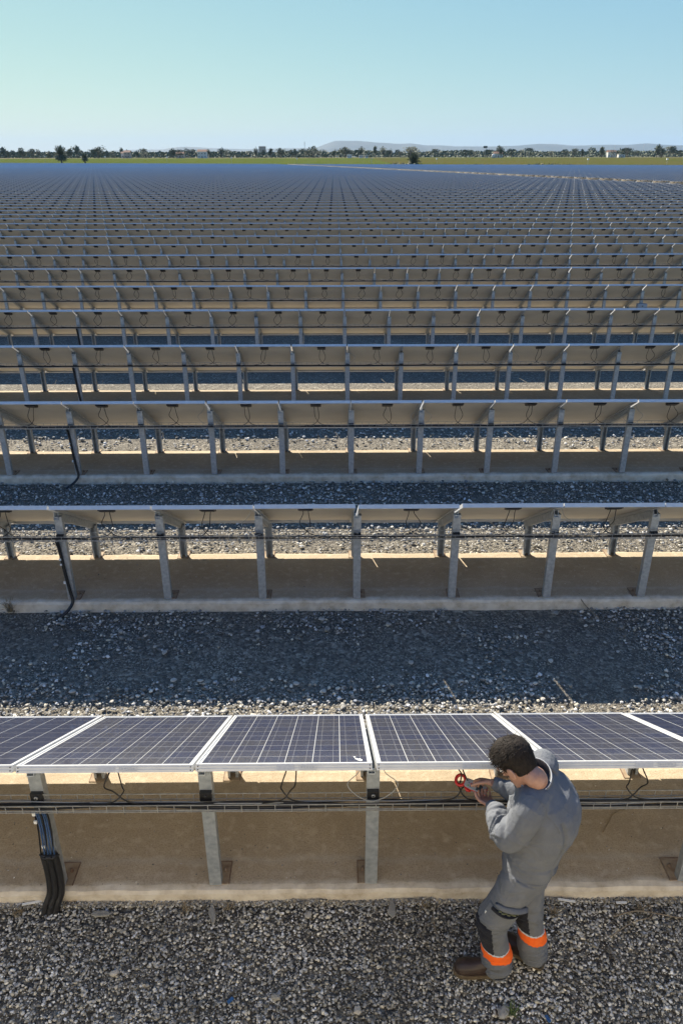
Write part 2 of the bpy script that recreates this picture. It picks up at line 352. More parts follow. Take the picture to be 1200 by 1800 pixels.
# ------------------------------------------------------------------ solar rows: shared meshes
def frame_mesh(hi):
    g = MB(); w = WID/2; e = .011; lp = .030
    # local: x along the row, y down the slope, z = panel normal (0 = top of frame)
    for sx in (-1, 1):
        a, b = sorted((sx*w, sx*(w-e))); g.box(a, b, 0, LEN, -TH, 0)
        a, b = sorted((sx*(w-e), sx*(w-lp))); g.box(a, b, .012, LEN-.012, -TH, -TH+.003)
    for y0, y1, i0, i1 in ((0, e, e, lp), (LEN-e, LEN, LEN-lp, LEN-e)):
        g.box(-w+e, w-e, y0, y1, -TH+.0005, -.0005); g.box(-w+lp, w-lp, i0, i1, -TH+.0002, -TH+.003)
    if hi:
        for z_ in (-.012, -.027): g.box(-w+.004, w-.004, -.0022, 0, z_-.0012, z_+.0012)
    return g.mesh('solar_panel', MT['alu'])
FR_HI, FR = frame_mesh(True), frame_mesh(False)
def laminate_mesh(top):
    g = MB(); w = WID/2-.011
    g.box(-w, w, .011, LEN-.011, -.011, -.004, 1)
    for i, f in enumerate(g.f):
        if i % 6 == 1: g.m[i] = 0
    return g.mesh('laminate', [top, MT['back']])
LAM, LAMC = laminate_mesh(MT['laminate']), laminate_mesh(MT['undercell'])
CP = .158; g = MB(); g.box(-.0770, .0770, -.0762, .0762, 0, .0006); CELL = g.mesh('cell', MT['cell'])
CELLS = [((c-2.5)*CP, .011+.025+(r+.5)*CP) for r in range(10) for c in range(6)]
g = MB()
for x, y in CELLS: g.box(x-.0772, x+.0772, y-.0772, y+.0772, -.004, -.0034)
CELLJOIN = g.mesh('cells', MT['laminate'])
g = MB(); g.box(-.075, .075, .075, .185, -.046, -.0115); g.box(-.062, .062, .088, .172, -.052, -.046); JB = g.mesh('junction_box', MT['black'])
g = MB(); g.box(-.012, .088, -.0035, -.0023, -.036, -.006); STK1 = g.mesh('sticker', MT['sticker'])
g = MB()
for a in ((-.05,.05,-.0035,-.0025,-.034,-.032),(-.05,.05,-.0035,-.0025,-.012,-.010),(-.05,-.048,-.0035,-.0025,-.032,-.012),(.048,.05,-.0035,-.0025,-.032,-.012)): g.box(*a)
for i in range(5): g.box(-.04+i*.016, -.03+i*.016, -.0033, -.0025, -.026, -.017)
STK2 = g.mesh('sticker', MT['sticker'])
g = MB()
for sx in (-1, 1):
    for z_ in (-.012, -.031):
        x = sx*(WID/2-.012); g.box(x-.003, x+.003, -.0045, -.002, z_-.003, z_+.003)
SCREW = g.mesh('screws', MT['black'])
JBW = Vector((0, .13*CT-.03*ST, -.13*ST-.048*CT))     # junction box exit in row-aligned offsets from the panel's origin
TRAYZ, TRAYY = .775, .10
def loop_mesh(i, r=.0042, n=6):
    rs = random.Random(i); g = MB(); b = JBW; zt = TRAYZ-ZHI+.03; yt = TRAYY
    for s_ in (-1, 1):
        wdt = rs.uniform(.03,.085); skew = rs.uniform(-.05,.05); e = -s_*rs.uniform(.03,.13)
        pts = [b+Vector((s_*.028, 0, 0)), b+Vector((s_*.03+skew*.2, -.004, -.04)), Vector((s_*wdt+skew*.6, b.y-.02, b.z-.13)),
               Vector((s_*wdt*.7+skew, yt+.02, zt+.06)), Vector((e*.4+skew, yt, zt)), Vector((e*2.2+skew, yt, zt-.028))]
        g.tube(spline(pts, 5), r, n)
    return g.mesh('cable', MT['cable'])
LOOPS = [loop_mesh(i) for i in range(7)]
LOOPS_F = [loop_mesh(i+20, .0055, 4) for i in range(4)]
def earth_mesh(i):
    rs = random.Random(90+i); g = MB(); zt = TRAYZ-ZHI+.02
    g.tube(spline([(-.46,.16,-.13), (-.42+rs.uniform(-.03,.03),.13,-.2), (-.36,.11,zt+.12), (-.43,.1,zt+.03), (-.52,.09,zt)], 5), .0026, 5)
    return g.mesh('earth_wire', MT['graycable'])
EARTH = [earth_mesh(i) for i in range(3)]
# posts: galvanised C channel, web towards the camera
PFY, PRY = .190, 1.135
def zunder(y): return ZHI-(y*math.tan(TILT))-TH/CT-.01     # underside of panels at row offset y
def channel(w, d, z0, z1, th=.004, flip=1):
    g = MB(); g.box(-w/2, w/2, -d/2*flip, (-d/2+th*2)*flip, z0, z1) if flip > 0 else g.box(-w/2, w/2, d/2-th*2, d/2, z0, z1)
    y0, y1 = (-d/2+th*2, d/2) if flip > 0 else (-d/2, d/2-th*2)
    g.box(-w/2, -w/2+th, y0, y1, z0, z1); g.box(w/2-th, w/2, y0, y1, z0, z1)
    ya, yb = (d/2-th, d/2) if flip > 0 else (-d/2, -d/2+th)
    g.box(-w/2+th, -w/2+.02, ya, yb, z0+.0005, z1); g.box(w/2-.02, w/2-th, ya, yb, z0+.0005, z1)
    return g
RAFD = .075
ZF, ZR = zunder(PFY)-.03, zunder(PRY)-.03
POSTF = channel(.078, .058, .006, ZF).mesh('front_post', MT['galv'])
POSTR = channel(.078, .058, .006, ZR).mesh('rear_post', MT['galv'])
g = MB(); g.box(-.036, .082, -.02, .15, 0, .006, 0)
for a in ((.082,.088,-.02,.156,0,.008),(-.036,.082,.15,.156,0,.008),(-.042,-.036,-.02,.156,0,.007)): g.box(*a, 1)
PLATE = g.mesh('base_plate', [MT['plate'], MT['rust']])
g = MB(); g.tube([(.05,.085,0),(.05,.085,.03)], .007, 6); g.tube([(.05,.085,.006),(.05,.085,.016)], .013, 6); BOLT = g.mesh('anchor_bolt', MT['rust'])
def rafter_mesh():
    g = MB(); y0, y1 = .235, LEN-.16; z1 = -TH-.001; z0 = z1-RAFD
    g.box(-.022, .022, y0, y1, z0, z0+.004); g.box(-.022, -.018, y0, y1, z0+.004, z1); g.box(.018, .022, y0, y1, z0+.004, z1)
    g.box(-.03, -.022, y0, y1, z1-.004, z1); g.box(.022, .03, y0, y1, z1-.004, z1)
    return g.mesh('rafter', MT['galv'])
RAFT = rafter_mesh()
g = MB(); g.box(-.036, .036, -.055, -.029, TRAYZ-.012, TRAYZ+.055); g.tube([(0,-.062,TRAYZ+.03),(0,-.05,TRAYZ+.03)], .012, 8); BRK = g.mesh('tray_bracket', MT['black'])
g = MB(); g.tube([(0,-.066,TRAYZ+.03),(0,-.058,TRAYZ+.03)], .012, 10); g.tube([(0,-.069,TRAYZ+.03),(0,-.066,TRAYZ+.03)], .006, 6, 1); BOLT2 = g.mesh('bracket_bolt', [MT['tray'], MT['black']])
# ------------------------------------------------------------------ row assembly
def halfspan(Y): return .4495*(Y*.906+1.4)
ORD = ['frontmost','second','third','fourth','fifth','sixth','seventh','eighth','ninth','tenth','eleventh','twelfth']
NEAR = 12
JOFF = {}
def slab_mesh(xa, xb, seed, step):
    g = MB(); n = max(2, int((xb-xa)/step)); rings = []
    for i in range(n+1):
        x = xa+(xb-xa)*i/n
        j = .012*noise.noise((x*3.1, seed, 0))+.008*noise.noise((x*11, seed+3, 0)); e_ = .010*noise.noise((x*7, seed+1, 4))+.007*noise.noise((x*19, seed+2, 4)); k = .02*noise.noise((x*2.1, seed+9, 0))+.01*noise.noise((x*9, seed+5, 0))
        z = .004*noise.noise((x*4, seed+7, 0))
        rings.append([(x, .118+j, GZ-.05), (x, .122+j, -.032+z+e_), (x, .136+j-e_*.6, -.009+z+e_*.4), (x, .172+j-e_*1.5, min(0, z*.3-.001)), (x, 1.16+k, 0), (x, 1.205+k, -.012), (x, 1.215+k, GZ-.05)])
    g.loft(rings, 0, False); return g.mesh('footing', MT['concrete'])
def tray_mesh(xa, xb, lod):
    g = MB(); y0, y1, z0, z1 = TRAYY-.035, TRAYY+.045, TRAYZ-.02, TRAYZ+.03
    if lod == 0:
        for y, z in ((y0, z1), (y0, z0+.012), (y0, z0), (y1, z0), (y1, z1+.012), (y1, z0+.02)):
            g.box(xa, xb, y-.0024, y+.0024, z-.0024, z+.0024)
        x = xa
        while x < xb:
            g.box(x-.002, x+.002, y0-.005, y0-.0024, z0-.004, z1); g.box(x-.002, x+.002, y0, y1, z0-.005, z0-.0024); g.box(x-.002, x+.002, y1+.0024, y1+.005, z0-.004, z1+.012)
            x += .1
    else:
        for y, z in ((y0, z1), (y0, z0), (y1, z1+.012)): g.box(xa, xb, y-.003, y+.003, z-.003, z+.003)
        x = xa
        while x < xb: g.box(x-.003, x+.003, y1+.003, y1+.007, z0, z1+.012); x += .1
    return g.mesh('cable_tray', MT['tray'])
def bundle_mesh(xa, xb, lod, seed):
    g = MB()
    m = [(0,.006),(0,.007),(0,.006),(1,.0045),(0,.008),(1,.004),(0,.006)] if (lod == 0 and seed == 0) else [(0,.0055),(0,.006),(0,.005)] if lod == 0 else [(0,.010),(0,.007)]
    for q, (mi, r) in enumerate(m):
        st = .25 if lod == 0 else 1.0; n = int((xb-xa)/st)
        pts = [(xa+(xb-xa)*i/n, TRAYY+.004+(.032*noise.noise((i*.35+q*7, seed, 1)) if lod == 0 else .01*q)+(q-3)*.006, TRAYZ-.012+.008*(q % 3)+.012*abs(noise.noise((i*.3, q*5, seed)))) for i in range(n+1)]
        g.tube(pts, r, 6 if lod == 0 else 4, mi)
    return g.mesh('cable_bundle', [MT['cable'], MT['graycable']])
def near_row(k):
    Y = Y1+RP*k; hs = halfspan(Y+.2)+1.0
    ja = math.floor((-hs-1.0-X0)/PJ); jb = math.ceil((hs-X0)/PJ)
    row = ob('solar_panel_row', None, None, (X0, Y, 0))
    lab = {0: 'frontmost row of solar panels with blue cells showing, the worker leaning on it', 1: 'second row of solar panels, seen from behind across the wide dark gravel'}.get(k, f'{ORD[k]} row of solar panels counted from the worker, seen from behind')
    tag(row, lab, 'solar array', 'rows of ground mounted solar panels')
    xa, xb = ja*PJ-.4, jb*PJ+.4
    ob('footing', slab_mesh(xa, xb, k*3.7, .08 if k < 3 else .3), row)
    lod = 0 if k < 3 else 1
    ob('cable_tray', tray_mesh(xa, xb, lod), row) if k < 9 else None
    ob('cable_bundle', bundle_mesh(xa, xb, lod, k*1.3), row)
    rs = random.Random(k)
    for j in range(ja, jb):
        dx = rs.choice([-.007,-.003,0,.003,.007]); 
        if k == 1: dx = {-2:-.004, -1:-.010, 0:.003, 1:.016, 2:.010}.get(j, 0)
        if k == 0: dx = {-3:0, -2:0, -1:-.002, 0:.004, 1:0, 2:0}.get(j, 0)
        p = ob('solar_panel', FR_HI if k == 0 else FR, row, ((j+.5)*PJ+dx, 0, ZHI+rs.uniform(-.003,.003)), (-TILT, 0, 0))
        inv = (TILT, 0, 0)
        if k == 0:
            ob('laminate', LAMC, p)
            if -2 <= j <= 1:
                for x, y in CELLS: ob('cell', CELL, p, (x, y, -.004))
                if j in (-2, 1): pass
            else: tag(ob('cells', CELLJOIN, p), kind='stuff')
            ob('sticker', STK1, p, (-.03 if j != 0 else .0, 0, 0)); ob('sticker', STK2, p, (.135, 0, 0)); ob('screws', SCREW, p)
        else: ob('laminate', LAM, p)
        jo = rs.uniform(-.02,.02)
        ob('junction_box', JB, p, (.02+jo, 0, 0))
        if k == 0 and j == 0:      # the cable the worker measures: one strand runs through the meter's jaw
            o_ = Vector((X0+(j+.5)*PJ+dx, Y1, ZHI)); b = JBW; q = Vector((.727,3.382,.967))-o_; zt = TRAYZ-ZHI+.02; g = MB()
            g.tube(spline([b+Vector((-.01,0,0)), b+Vector((-.012,-.005,-.03)), q+Vector((.002,.010,.035)), q+Vector((-.004,-.004,-.01)), Vector((q.x-.004,TRAYY+.02,zt+.09)), Vector((q.x+.05,TRAYY,zt+.01)), Vector((q.x+.2,TRAYY,zt-.02))], 5), .0042, 6)
            g.tube(spline([b+Vector((.012,0,0)), b+Vector((.014,-.005,-.04)), Vector((.055,b.y-.03,b.z-.14)), Vector((.03,TRAYY+.02,zt+.08)), Vector((-.03,TRAYY,zt+.01)), Vector((-.22,TRAYY,zt-.02))], 5), .0042, 6)
            g.obj('cable', MT['cable'], p, (0,0,0), inv)
        elif k < 8:
            ob('cable', (LOOPS if k < 4 else LOOPS_F)[rs.randrange(7 if k < 4 else 4)], p, (.02+jo, 0, 0), inv)
        if k < 5 and (j+k) % 3 == 0: ob('earth_wire', EARTH[(j+k) % 2], p, (0, 0, 0), inv)
        if k < 3 and (j+k) % 3 == 2:
            e = ob('earth_wire', EARTH[2], p, (0, 0, 0), inv); e.scale = (-1, 1, 1)
    for j in range(ja, jb+1):
        x = j*PJ+rs.uniform(-.006,.006); off = .035*(1 if k else 1)
        pf = ob('front_post', POSTF, row, (x+.012, PFY, 0))
        if k < 5:
            bp = ob('base_plate', PLATE, pf); 
            if j*PJ < .0: pass
            if j > 1 or (k == 0 and j == 0): bp.scale = (-1, 1, 1)
            ob('anchor_bolt', BOLT, pf, (-.1 if bp.scale[0] < 0 else 0, 0, .0))
        if k < 7:
            if k < 6: ob('rear_post', POSTR, row, (x+.012, PRY, 0), (0, 0, math.pi))
            if k < 4: ob('base_plate', PLATE, row, (x-.02, PRY-.04, 0), (0, 0, 0))
        ob('rafter', RAFT, row, (x, 0, ZHI), (-TILT, 0, 0))
        if k < 4: 
            b = ob('tray_bracket', BRK, pf)
            if k: b.scale = (1, 1, .5); b.location.z = TRAYZ*.5-.01
            if k < 2 and (j % 2 == 0): ob('bracket_bolt', BOLT2, pf)
    return row
ROWS = [near_row(k) for k in range(NEAR)]
# ------------------------------------------------------------------ far rows (panels too many and too small to be parts one by one)
GAPX = lambda Y: 45-.24*(Y-106)             # service track cutting obliquely through the plant
def far_parts(js, k, lod):
    pan, jbx, pst = MB(), MB(), MB(); w = WID/2
    rs = random.Random(k)
    for j in js:
        xc = (j+.5)*PJ+rs.choice([-.006,0,.006])
        def T(x, v, wn): return (xc+x, v*CT+wn*ST, ZHI-v*ST+wn*CT)
        vs_ = [T(sx*w, v, wn) for wn in (-TH, 0) for v in (0, LEN) for sx in (-1, 1)]
        pan.add(vs_, [(4,5,7,6)], 2); pan.add(vs_, [(0,2,3,1)], 1)
        pan.add(vs_, [(0,1,5,4),(2,6,7,3),(0,4,6,2),(1,3,7,5)], 0)
        jv = [T(.02+sx*.075, v, wn) for wn in (-.075, -TH) for v in (.06, .19) for sx in (-1, 1)]
        jbx.add(jv, [(0,2,3,1),(0,1,5,4),(2,6,7,3),(0,4,6,2),(1,3,7,5)])
        if lod < 2:
            x = j*PJ
            pst.box(x-.03, x+.05, PFY-.029, PFY+.029, 0, ZF)
            def U(dx, v, wn): return (x+dx, v*CT+wn*ST, ZHI-v*ST+wn*CT)
            rv = [U(dx, v, wn) for wn in (-TH-RAFD, -TH-.001) for v in (.235, LEN-.16) for dx in (-.025, .025)]
            pst.add(rv, [(0,2,3,1),(0,1,5,4),(2,6,7,3),(0,4,6,2),(1,3,7,5)])
    return pan, jbx, pst
PM = [MT['alu'], MT['back'], MT['laminate']]
def row_js(k):
    Y = Y1+RP*k; hs = halfspan(Y)+3; out = []
    for j in range(math.floor((-hs-X0)/PJ), math.ceil((hs-X0)/PJ)):
        X = X0+(j+.5)*PJ
        if Y > edgeY(X): continue
        if abs(X-GAPX(Y)) < 2.6 and Y > 60: continue
        out.append(j)
    return out
FARK = 44
for k in range(NEAR, FARK):
    Y = Y1+RP*k; js = row_js(k); row = ob('solar_panel_row', None, None, (X0, Y, 0))
    tag(row, 'distant row of solar panels seen from behind, in the dense part of the field' if k > 18 else f'{["thirteenth","fourteenth","fifteenth","sixteenth","seventeenth","eighteenth","nineteenth"][k-12]} row of solar panels counted from the worker, seen from behind', 'solar array', 'rows of ground mounted solar panels')
    pan, jbx, pst = far_parts(js, k, 0 if k < 30 else 1)
    tag(pan.obj('panels', PM, row), kind='stuff'); tag(jbx.obj('junction_boxes', MT['black'], row), kind='stuff'); tag(pst.obj('posts', MT['galv'], row), kind='stuff')
    g = MB(); g.box(js[0]*PJ-1, js[-1]*PJ+2, .12, 1.21, GZ-.05, 0); g.obj('footing', MT['concrete'], row)
fp, fj = MB(), MB()
def far_mass():
    w = WID/2; V = []; F = []; MI = []; base = 0; JV = []; JF = []; jbase = 0
    loc = np.array([(sx*w, v*CT+wn*ST, ZHI-v*ST+wn*CT) for wn in (-TH, 0) for v in (0, LEN) for sx in (-1, 1)])
    fac = np.array([(4,5,7,6),(0,2,3,1),(0,1,5,4),(2,6,7,3),(0,4,6,2),(1,3,7,5)]); mi = np.array([2,1,0,0,0,0])
    for k in range(FARK, 170):
        js = np.array(row_js(k))
        if not len(js): continue
        Y = Y1+RP*k; c = np.stack([X0+(js+.5)*PJ, np.full(len(js), Y), np.zeros(len(js))], 1)
        V.append((c[:,None,:]+loc[None]).reshape(-1,3)); F.append((fac[None]+8*np.arange(len(js))[:,None,None]+base).reshape(-1,4)); MI.append(np.tile(mi, len(js))); base += 8*len(js)
    V = np.concatenate(V); F = np.concatenate(F); MI = np.concatenate(MI).astype(np.int32)
    me = bpy.data.meshes.new('distant_panel_rows'); me.vertices.add(len(V)); me.vertices.foreach_set('co', V.ravel())
    me.loops.add(F.size); me.loops.foreach_set('vertex_index', F.ravel().astype(np.int32))
    me.polygons.add(len(F)); me.polygons.foreach_set('loop_start', np.arange(0, F.size, 4, dtype=np.int32))
    for m in PM: me.materials.append(m)
    me.polygons.foreach_set('material_index', MI); me.polygons.foreach_set('use_smooth', np.zeros(len(F), bool)); me.update(calc_edges=True)
    tag(ob('distant_panel_rows', me), 'far mass of solar panel rows merging into one blue grey sheet', 'solar array', kind='stuff')
far_mass()
MT['track'] = pbr('pale_track', (.60,.55,.46), (.68,.63,.53), .5, .95, world_=True)
g = MB(); ys_ = [60+i*10 for i in range(36)]
g.add([(GAPX(y)+s_*2.3, y, GZ+.015) for y in ys_ for s_ in (-1, 1)], [(2*i, 2*i+1, 2*i+3, 2*i+2) for i in range(len(ys_)-1)])
tag(g.obj('service_track', MT['track']), kind='structure')
# ------------------------------------------------------------------ conduits and enclosures on the rows
def conduit(row, pts, r, label=None):
    P_ = spline(pts, 14); g = MB(); rs = [r*(1.08 if i % 2 else .95) for i in range(len(P_))]
    g.tube(P_, rs, 10); o = g.obj('conduit', MT['black'], row); return o
r0 = ROWS[0]; xj = -2*PJ+.012
for q in (-1, 0, 1):
    x = xj+q*.036; yb = PFY-.062-(.006 if q == 0 else 0)
    conduit(r0, [(x, yb, .335), (x+.004, yb, .25), (x+.008, yb-.01, .14), (x+.004, yb-.03, .03), (x-.024, yb-.055, -.05), (x-.045, yb-.075, -.125)], .0205)
g = MB(); g.tube([(xj-.062, PFY-.055, .325), (xj-.03, PFY-.085, .325), (xj+.03, PFY-.085, .325), (xj+.062, PFY-.055, .325)], .006, 6); g.obj('strap', MT['black'], r0)
for q in range(7):
    x = xj-.042+q*.013; g = MB()
    g.tube(spline([(x*.6+xj*.4, TRAYY-.02, TRAYZ-.03), (x, PFY-.05, TRAYZ-.1), (x+.004, PFY-.045, .55), (x+.002+.01*((q % 3)-1), PFY-.062, .32)], 5), .0052, 6)
    w_ = g.obj('wire', MT['bluecable'] if q % 3 else MT['cable'], r0)
    if q in (0, 1):
        for z_ in ((.665, .60) if q == 0 else (.39,)):
            b = MB(); b.box(x-.008, x+.010, PFY-.058, PFY-.048, z_-.010, z_+.012); b.obj('cable_tag', MT['white'], w_)
for k in range(1, 5):
    x = -(2+k)*PJ+.012; yb = PFY-.045
    conduit(ROWS[k], [(x-.03, TRAYY, TRAYZ-.03), (x-.035, yb, .62), (x-.02, yb, .35), (x, yb, .12), (x+.015, yb-.02, .0), (x-.03, yb-.1, -.07), (x-.13, yb-.2, -.13)], .017 if k < 3 else .02)
    if k < 3:
        g = MB(); g.box(x-.05, x-.03, yb-.02, yb-.01, .50, .52); g.box(x-.05, x-.03, yb-.02, yb-.01, .44, .46); g.box(x-.045, x-.025, yb-.02, yb-.01, .22, .25); g.obj('cable_tag', MT['white'], ROWS[k])
for k, j in ((5, 8), (6, 7)):
    g = MB(); x = j*PJ; g.box(x-.12, x+.13, PFY-.17, PFY-.03, .36, .66); g.box(x-.115, x+.125, PFY-.182, PFY-.17, .37, .65); g.box(x-.02, x+.02, PFY-.19, PFY-.182, .60, .62, 1)
    g.obj('combiner_box', [MT['greybox'], MT['black']], ROWS[k])
# bird dropping on the third panel's glass
MT['drop'] = pbr('dried_white', (.7,.7,.66), None, 10, .9)
pn = [o for o in ROWS[0].children if o.name.startswith('solar_panel')][0]
for o in ROWS[0].children:
    if o.name.startswith('solar_panel') and abs(o.location.x-(-.5*PJ)) < .02: pn = o
g = MB()
for (cx_, cy_, r) in ((.425,.10,.016),(.435,.085,.012),(.412,.118,.009),(.405,.16,.006),(.40,.175,.005)):
    g.add([(cx_+r*random.uniform(.6,1.3)*math.cos(a), cy_+r*random.uniform(.6,1.3)*math.sin(a)*1.4, -.0028) for a in [i*math.pi/4 for i in range(8)]], [tuple(range(8))])
g.obj('bird_dropping', MT['drop'], pn)
# ------------------------------------------------------------------ debris on the gravel and slab
def curve_thing(name, pts, r, mat, label, cat, n=5):
    g = MB(); P_ = spline(pts, 6); c = P_[0].copy(); g.tube([p-c for p in P_], r, n); return tag(g.obj(name, mat, None, c), label, cat)
curve_thing('straw', [(1.86,3.86,.004),(1.93,3.95,.006),(1.99,4.02,.006),(2.10,4.07,.004)], .0035, MT['haybrown'], 'thin curved straw lying on the slab at the right', 'straw')
curve_thing('twig', [(1.75,3.27,GZ+.02),(1.9,3.30,GZ+.03),(2.05,3.28,GZ+.025),(2.2,3.24,GZ+.03)], .004, MT['twig'], 'long pale twig on the gravel below the slab at the far right', 'twig')
curve_thing('twig', [(1.68,3.13,GZ+.02),(1.85,3.22,GZ+.035),(1.98,3.26,GZ+.03),(2.0,3.34,GZ+.04)], .0035, MT['twig'], 'bent twig crossing the long one at the far right', 'twig')
curve_thing('twig', [(.62,3.36,GZ+.03),(.60,3.27,GZ+.04),(.61,3.16,GZ+.02)], .003, MT['twig'], 'short brown twig left of the worker by the slab', 'twig')
curve_thing('wire_loop', [(.19+.045*math.cos(a), 3.33+.03*math.sin(a), GZ+.022+.004*math.sin(2*a)) for a in [i*.55 for i in range(13)]], .0025, MT['graycable'], 'coil of thin grey wire on the gravel by the slab', 'wire')
curve_thing('dead_branch', [(2.62,6.98,-.01),(2.66,6.88,GZ+.05),(2.74,6.72,GZ+.02)], .006, MT['twig'], 'dark broken branch leaning on the second row slab at right', 'branch')
for i, (x, y, l) in enumerate(((1.48,3.385,.11),(1.83,3.365,.07),(-1.98,3.40,.12))):
    g = MB(); g.box(-l/2, l/2, -.007, .007, 0, .006)
    tag(g.obj('plastic_strip', MT['white'], None, (x, y, GZ+.022), (.1,.08,-.12+.2*i)), ['white plastic strip by the slab right of the worker','short white plastic strip by the slab at the far right','white plastic strip by the slab left of the black conduits'][i], 'plastic strip')
MT['bluescrap'] = pbr('blue_plastic', (.03,.10,.24), None, 10, .5)
for i, (x, y) in enumerate(((-.62,2.76),(1.17,2.64))):
    g = MB(); g.box(-.02,.02,-.009,.009,0,.008); tag(g.obj('plastic_scrap', MT['bluescrap'], None, (x,y,GZ+.02), (.2,.1,.9+i)), ['small blue plastic scrap on the gravel at lower left','blue plastic scrap at the bottom edge right of the dark stone'][i], 'scrap')
def tuft(name, x, y, z, n, h, mat, label, cat, sp=.6):
    g = MB()
    for i in range(n):
        a = random.uniform(0, 6.28); t_ = random.uniform(.15, sp); l = h*random.uniform(.5, 1); w = .004+.01*h
        d = Vector((math.cos(a)*t_, math.sin(a)*t_, 1)).normalized(); s_ = Vector((-math.sin(a), math.cos(a), 0))*w
        p0 = Vector((random.uniform(-.02,.02), random.uniform(-.02,.02), 0)); p1 = p0+d*l*.6; p2 = p0+d*l+Vector((math.cos(a), math.sin(a), -.5))*l*.25
        g.add([p0-s_*.5, p0+s_*.5, p1+s_*.5, p1-s_*.5, p2], [(0,1,2,3),(3,2,4)])
    return tag(g.obj(name, mat, None, (x, y, z)), label, cat)
tuft('weed', .985, 2.69, GZ, 34, .07, MT['weed'], 'small green weed in the gravel at the bottom edge', 'weed', 1.4)
tuft('dead_grass', -3.48, 6.93, GZ, 46, .22, MT['haybrown'], 'dead grass tuft against the second row slab at left', 'grass', 1.2)
for i, (x, y) in enumerate(((-.98,3.36),(-.72,3.37),(.55,3.37),(1.38,3.31),(1.95,3.33),(-2.05,3.34))):
    o = tuft('dead_grass', x, y, GZ, 26, .06, MT['haybrown'], 'low wisp of dead grass where the gravel meets the front slab', 'grass', 2.2); o['group'] = 'wisps of dead grass along the slab'
# ------------------------------------------------------------------ background
def px(p_, Y): return (p_-588)/1474*Y
def zpx(y_, Y): return CAMZ+(275.2-y_)/1474*Y
MT['leafA'] = pbr('foliage_dark', (.035,.055,.020), (.065,.085,.032), .8, .8, world_=True)
MT['leafB'] = pbr('foliage_olive', (.06,.075,.035), (.10,.105,.055), .8, .8, world_=True)
MT['bark'] = pbr('bark', (.10,.075,.05), (.16,.12,.085), 5, .9)
MT['palm'] = pbr('palm_frond', (.055,.075,.03), (.10,.11,.05), 1.5, .7, world_=True)
def crown_mesh(seed, h, w, tall, mat, dens=420):
    rs = random.Random(seed); lobes = []
    for i in range(9):
        a = rs.uniform(0, 6.28); r = rs.uniform(0, .32)*w; lobes.append((Vector((math.cos(a)*r, math.sin(a)*r, h*rs.uniform(.32,.8))), w*rs.uniform(.16,.3), h*rs.uniform(.12,.22)*tall))
    g = MB()
    for i in range(dens):
        c, rr, rz = rs.choice(lobes); d = Vector((rs.gauss(0,1), rs.gauss(0,1), rs.gauss(0,1))).normalized()*rs.uniform(.55,1.08)
        p = c+Vector((d.x*rr, d.y*rr, d.z*rz)); s_ = h*rs.uniform(.025,.06)
        u = Vector((rs.gauss(0,1), rs.gauss(0,1), rs.gauss(0,1))).normalized(); v = u.orthogonal().normalized()
        if p.z < .12*h: continue
        g.add([p-u*s_, p-v*s_*.7, p+u*s_, p+v*s_*.7], [(0,1,2,3)])
    return g.mesh('crown', mat)
def trunk_mesh(seed, h):
    rs = random.Random(seed); g = MB(); g.tube([(0,0,-.3),(.02*h,0,.25*h),(0,.02*h,.55*h)], [.035*h,.026*h,.014*h], 7)
    for i in range(5):
        a = i*1.26+rs.random(); g.tube([(.01*h,0,h*(.25+.05*i)), (math.cos(a)*.14*h, math.sin(a)*.14*h, h*(.45+.05*i)), (math.cos(a)*.22*h, math.sin(a)*.22*h, h*(.6+.04*i))], [.014*h,.009*h,.004*h], 5)
    return g.mesh('trunk', MT['bark'])
KIND = []
for i in range(7):
    h = 1.0; w = [1.0,1.2,.8,1.4,.6,1.1,.45][i]
    KIND.append((crown_mesh(i, h, w, [1,.8,1.3,.8,1.5,1,1.7][i], MT['leafA' if i % 2 == 0 else 'leafB']), trunk_mesh(i, h)))
def tree(x, Y, h, kind, label, group=None, wide=1.0):
    X = px(x, Y); t_ = ob('tree', None, None, (X, Y, gh(X, Y)-.1), (0, 0, random.random()*6)); t_.scale = (h*wide, h*wide, h)
    ob('crown', KIND[kind][0], t_); ob('trunk', KIND[kind][1], t_); return tag(t_, label, 'tree', group)
for x, y_, k, lab in ((42,259,0,'round dark tree left of the tallest palm on the skyline'),(60,259,3,'broad tree just left of the tallest palm'),(138,256,4,'tall bare looking tree between the two left palms'),(127,257,2,'tall slim tree right behind the tallest palm'),
    (168,262,0,'round tree just right of the short left palm'),(307,259,2,'taller dark tree on the left skyline before the white house'),(540,261,0,'dark round tree at the foot of the thin mast'),(587,262,2,'taller tree under the end of the blue hill'),
    (857,262,1,'tree just right of the billboard pole'),(880,261,5,'tall pale tree group right of the white dome'),(1008,260,3,'tallest broad tree clump on the right skyline'),(1078,264,0,'dark tree beside the pale house at right'),(450,260,4,'slim tree left of the brown tower')):
    Y = 930; tree(x, Y, zpx(y_, Y)-gh(0, Y), k, lab, 'trees of the skyline', .9)
random.seed(11)
for i in range(150):
    Y = random.uniform(930, 1120); x = random.uniform(-20, 1220); h = random.choice([7,7.5,8,9,10,11,12.5])*random.uniform(.85,1.1)
    tree(x, Y, h, random.randrange(7), 'one of the many small trees of the far tree line', 'trees of the far tree line', random.uniform(.9,1.5))
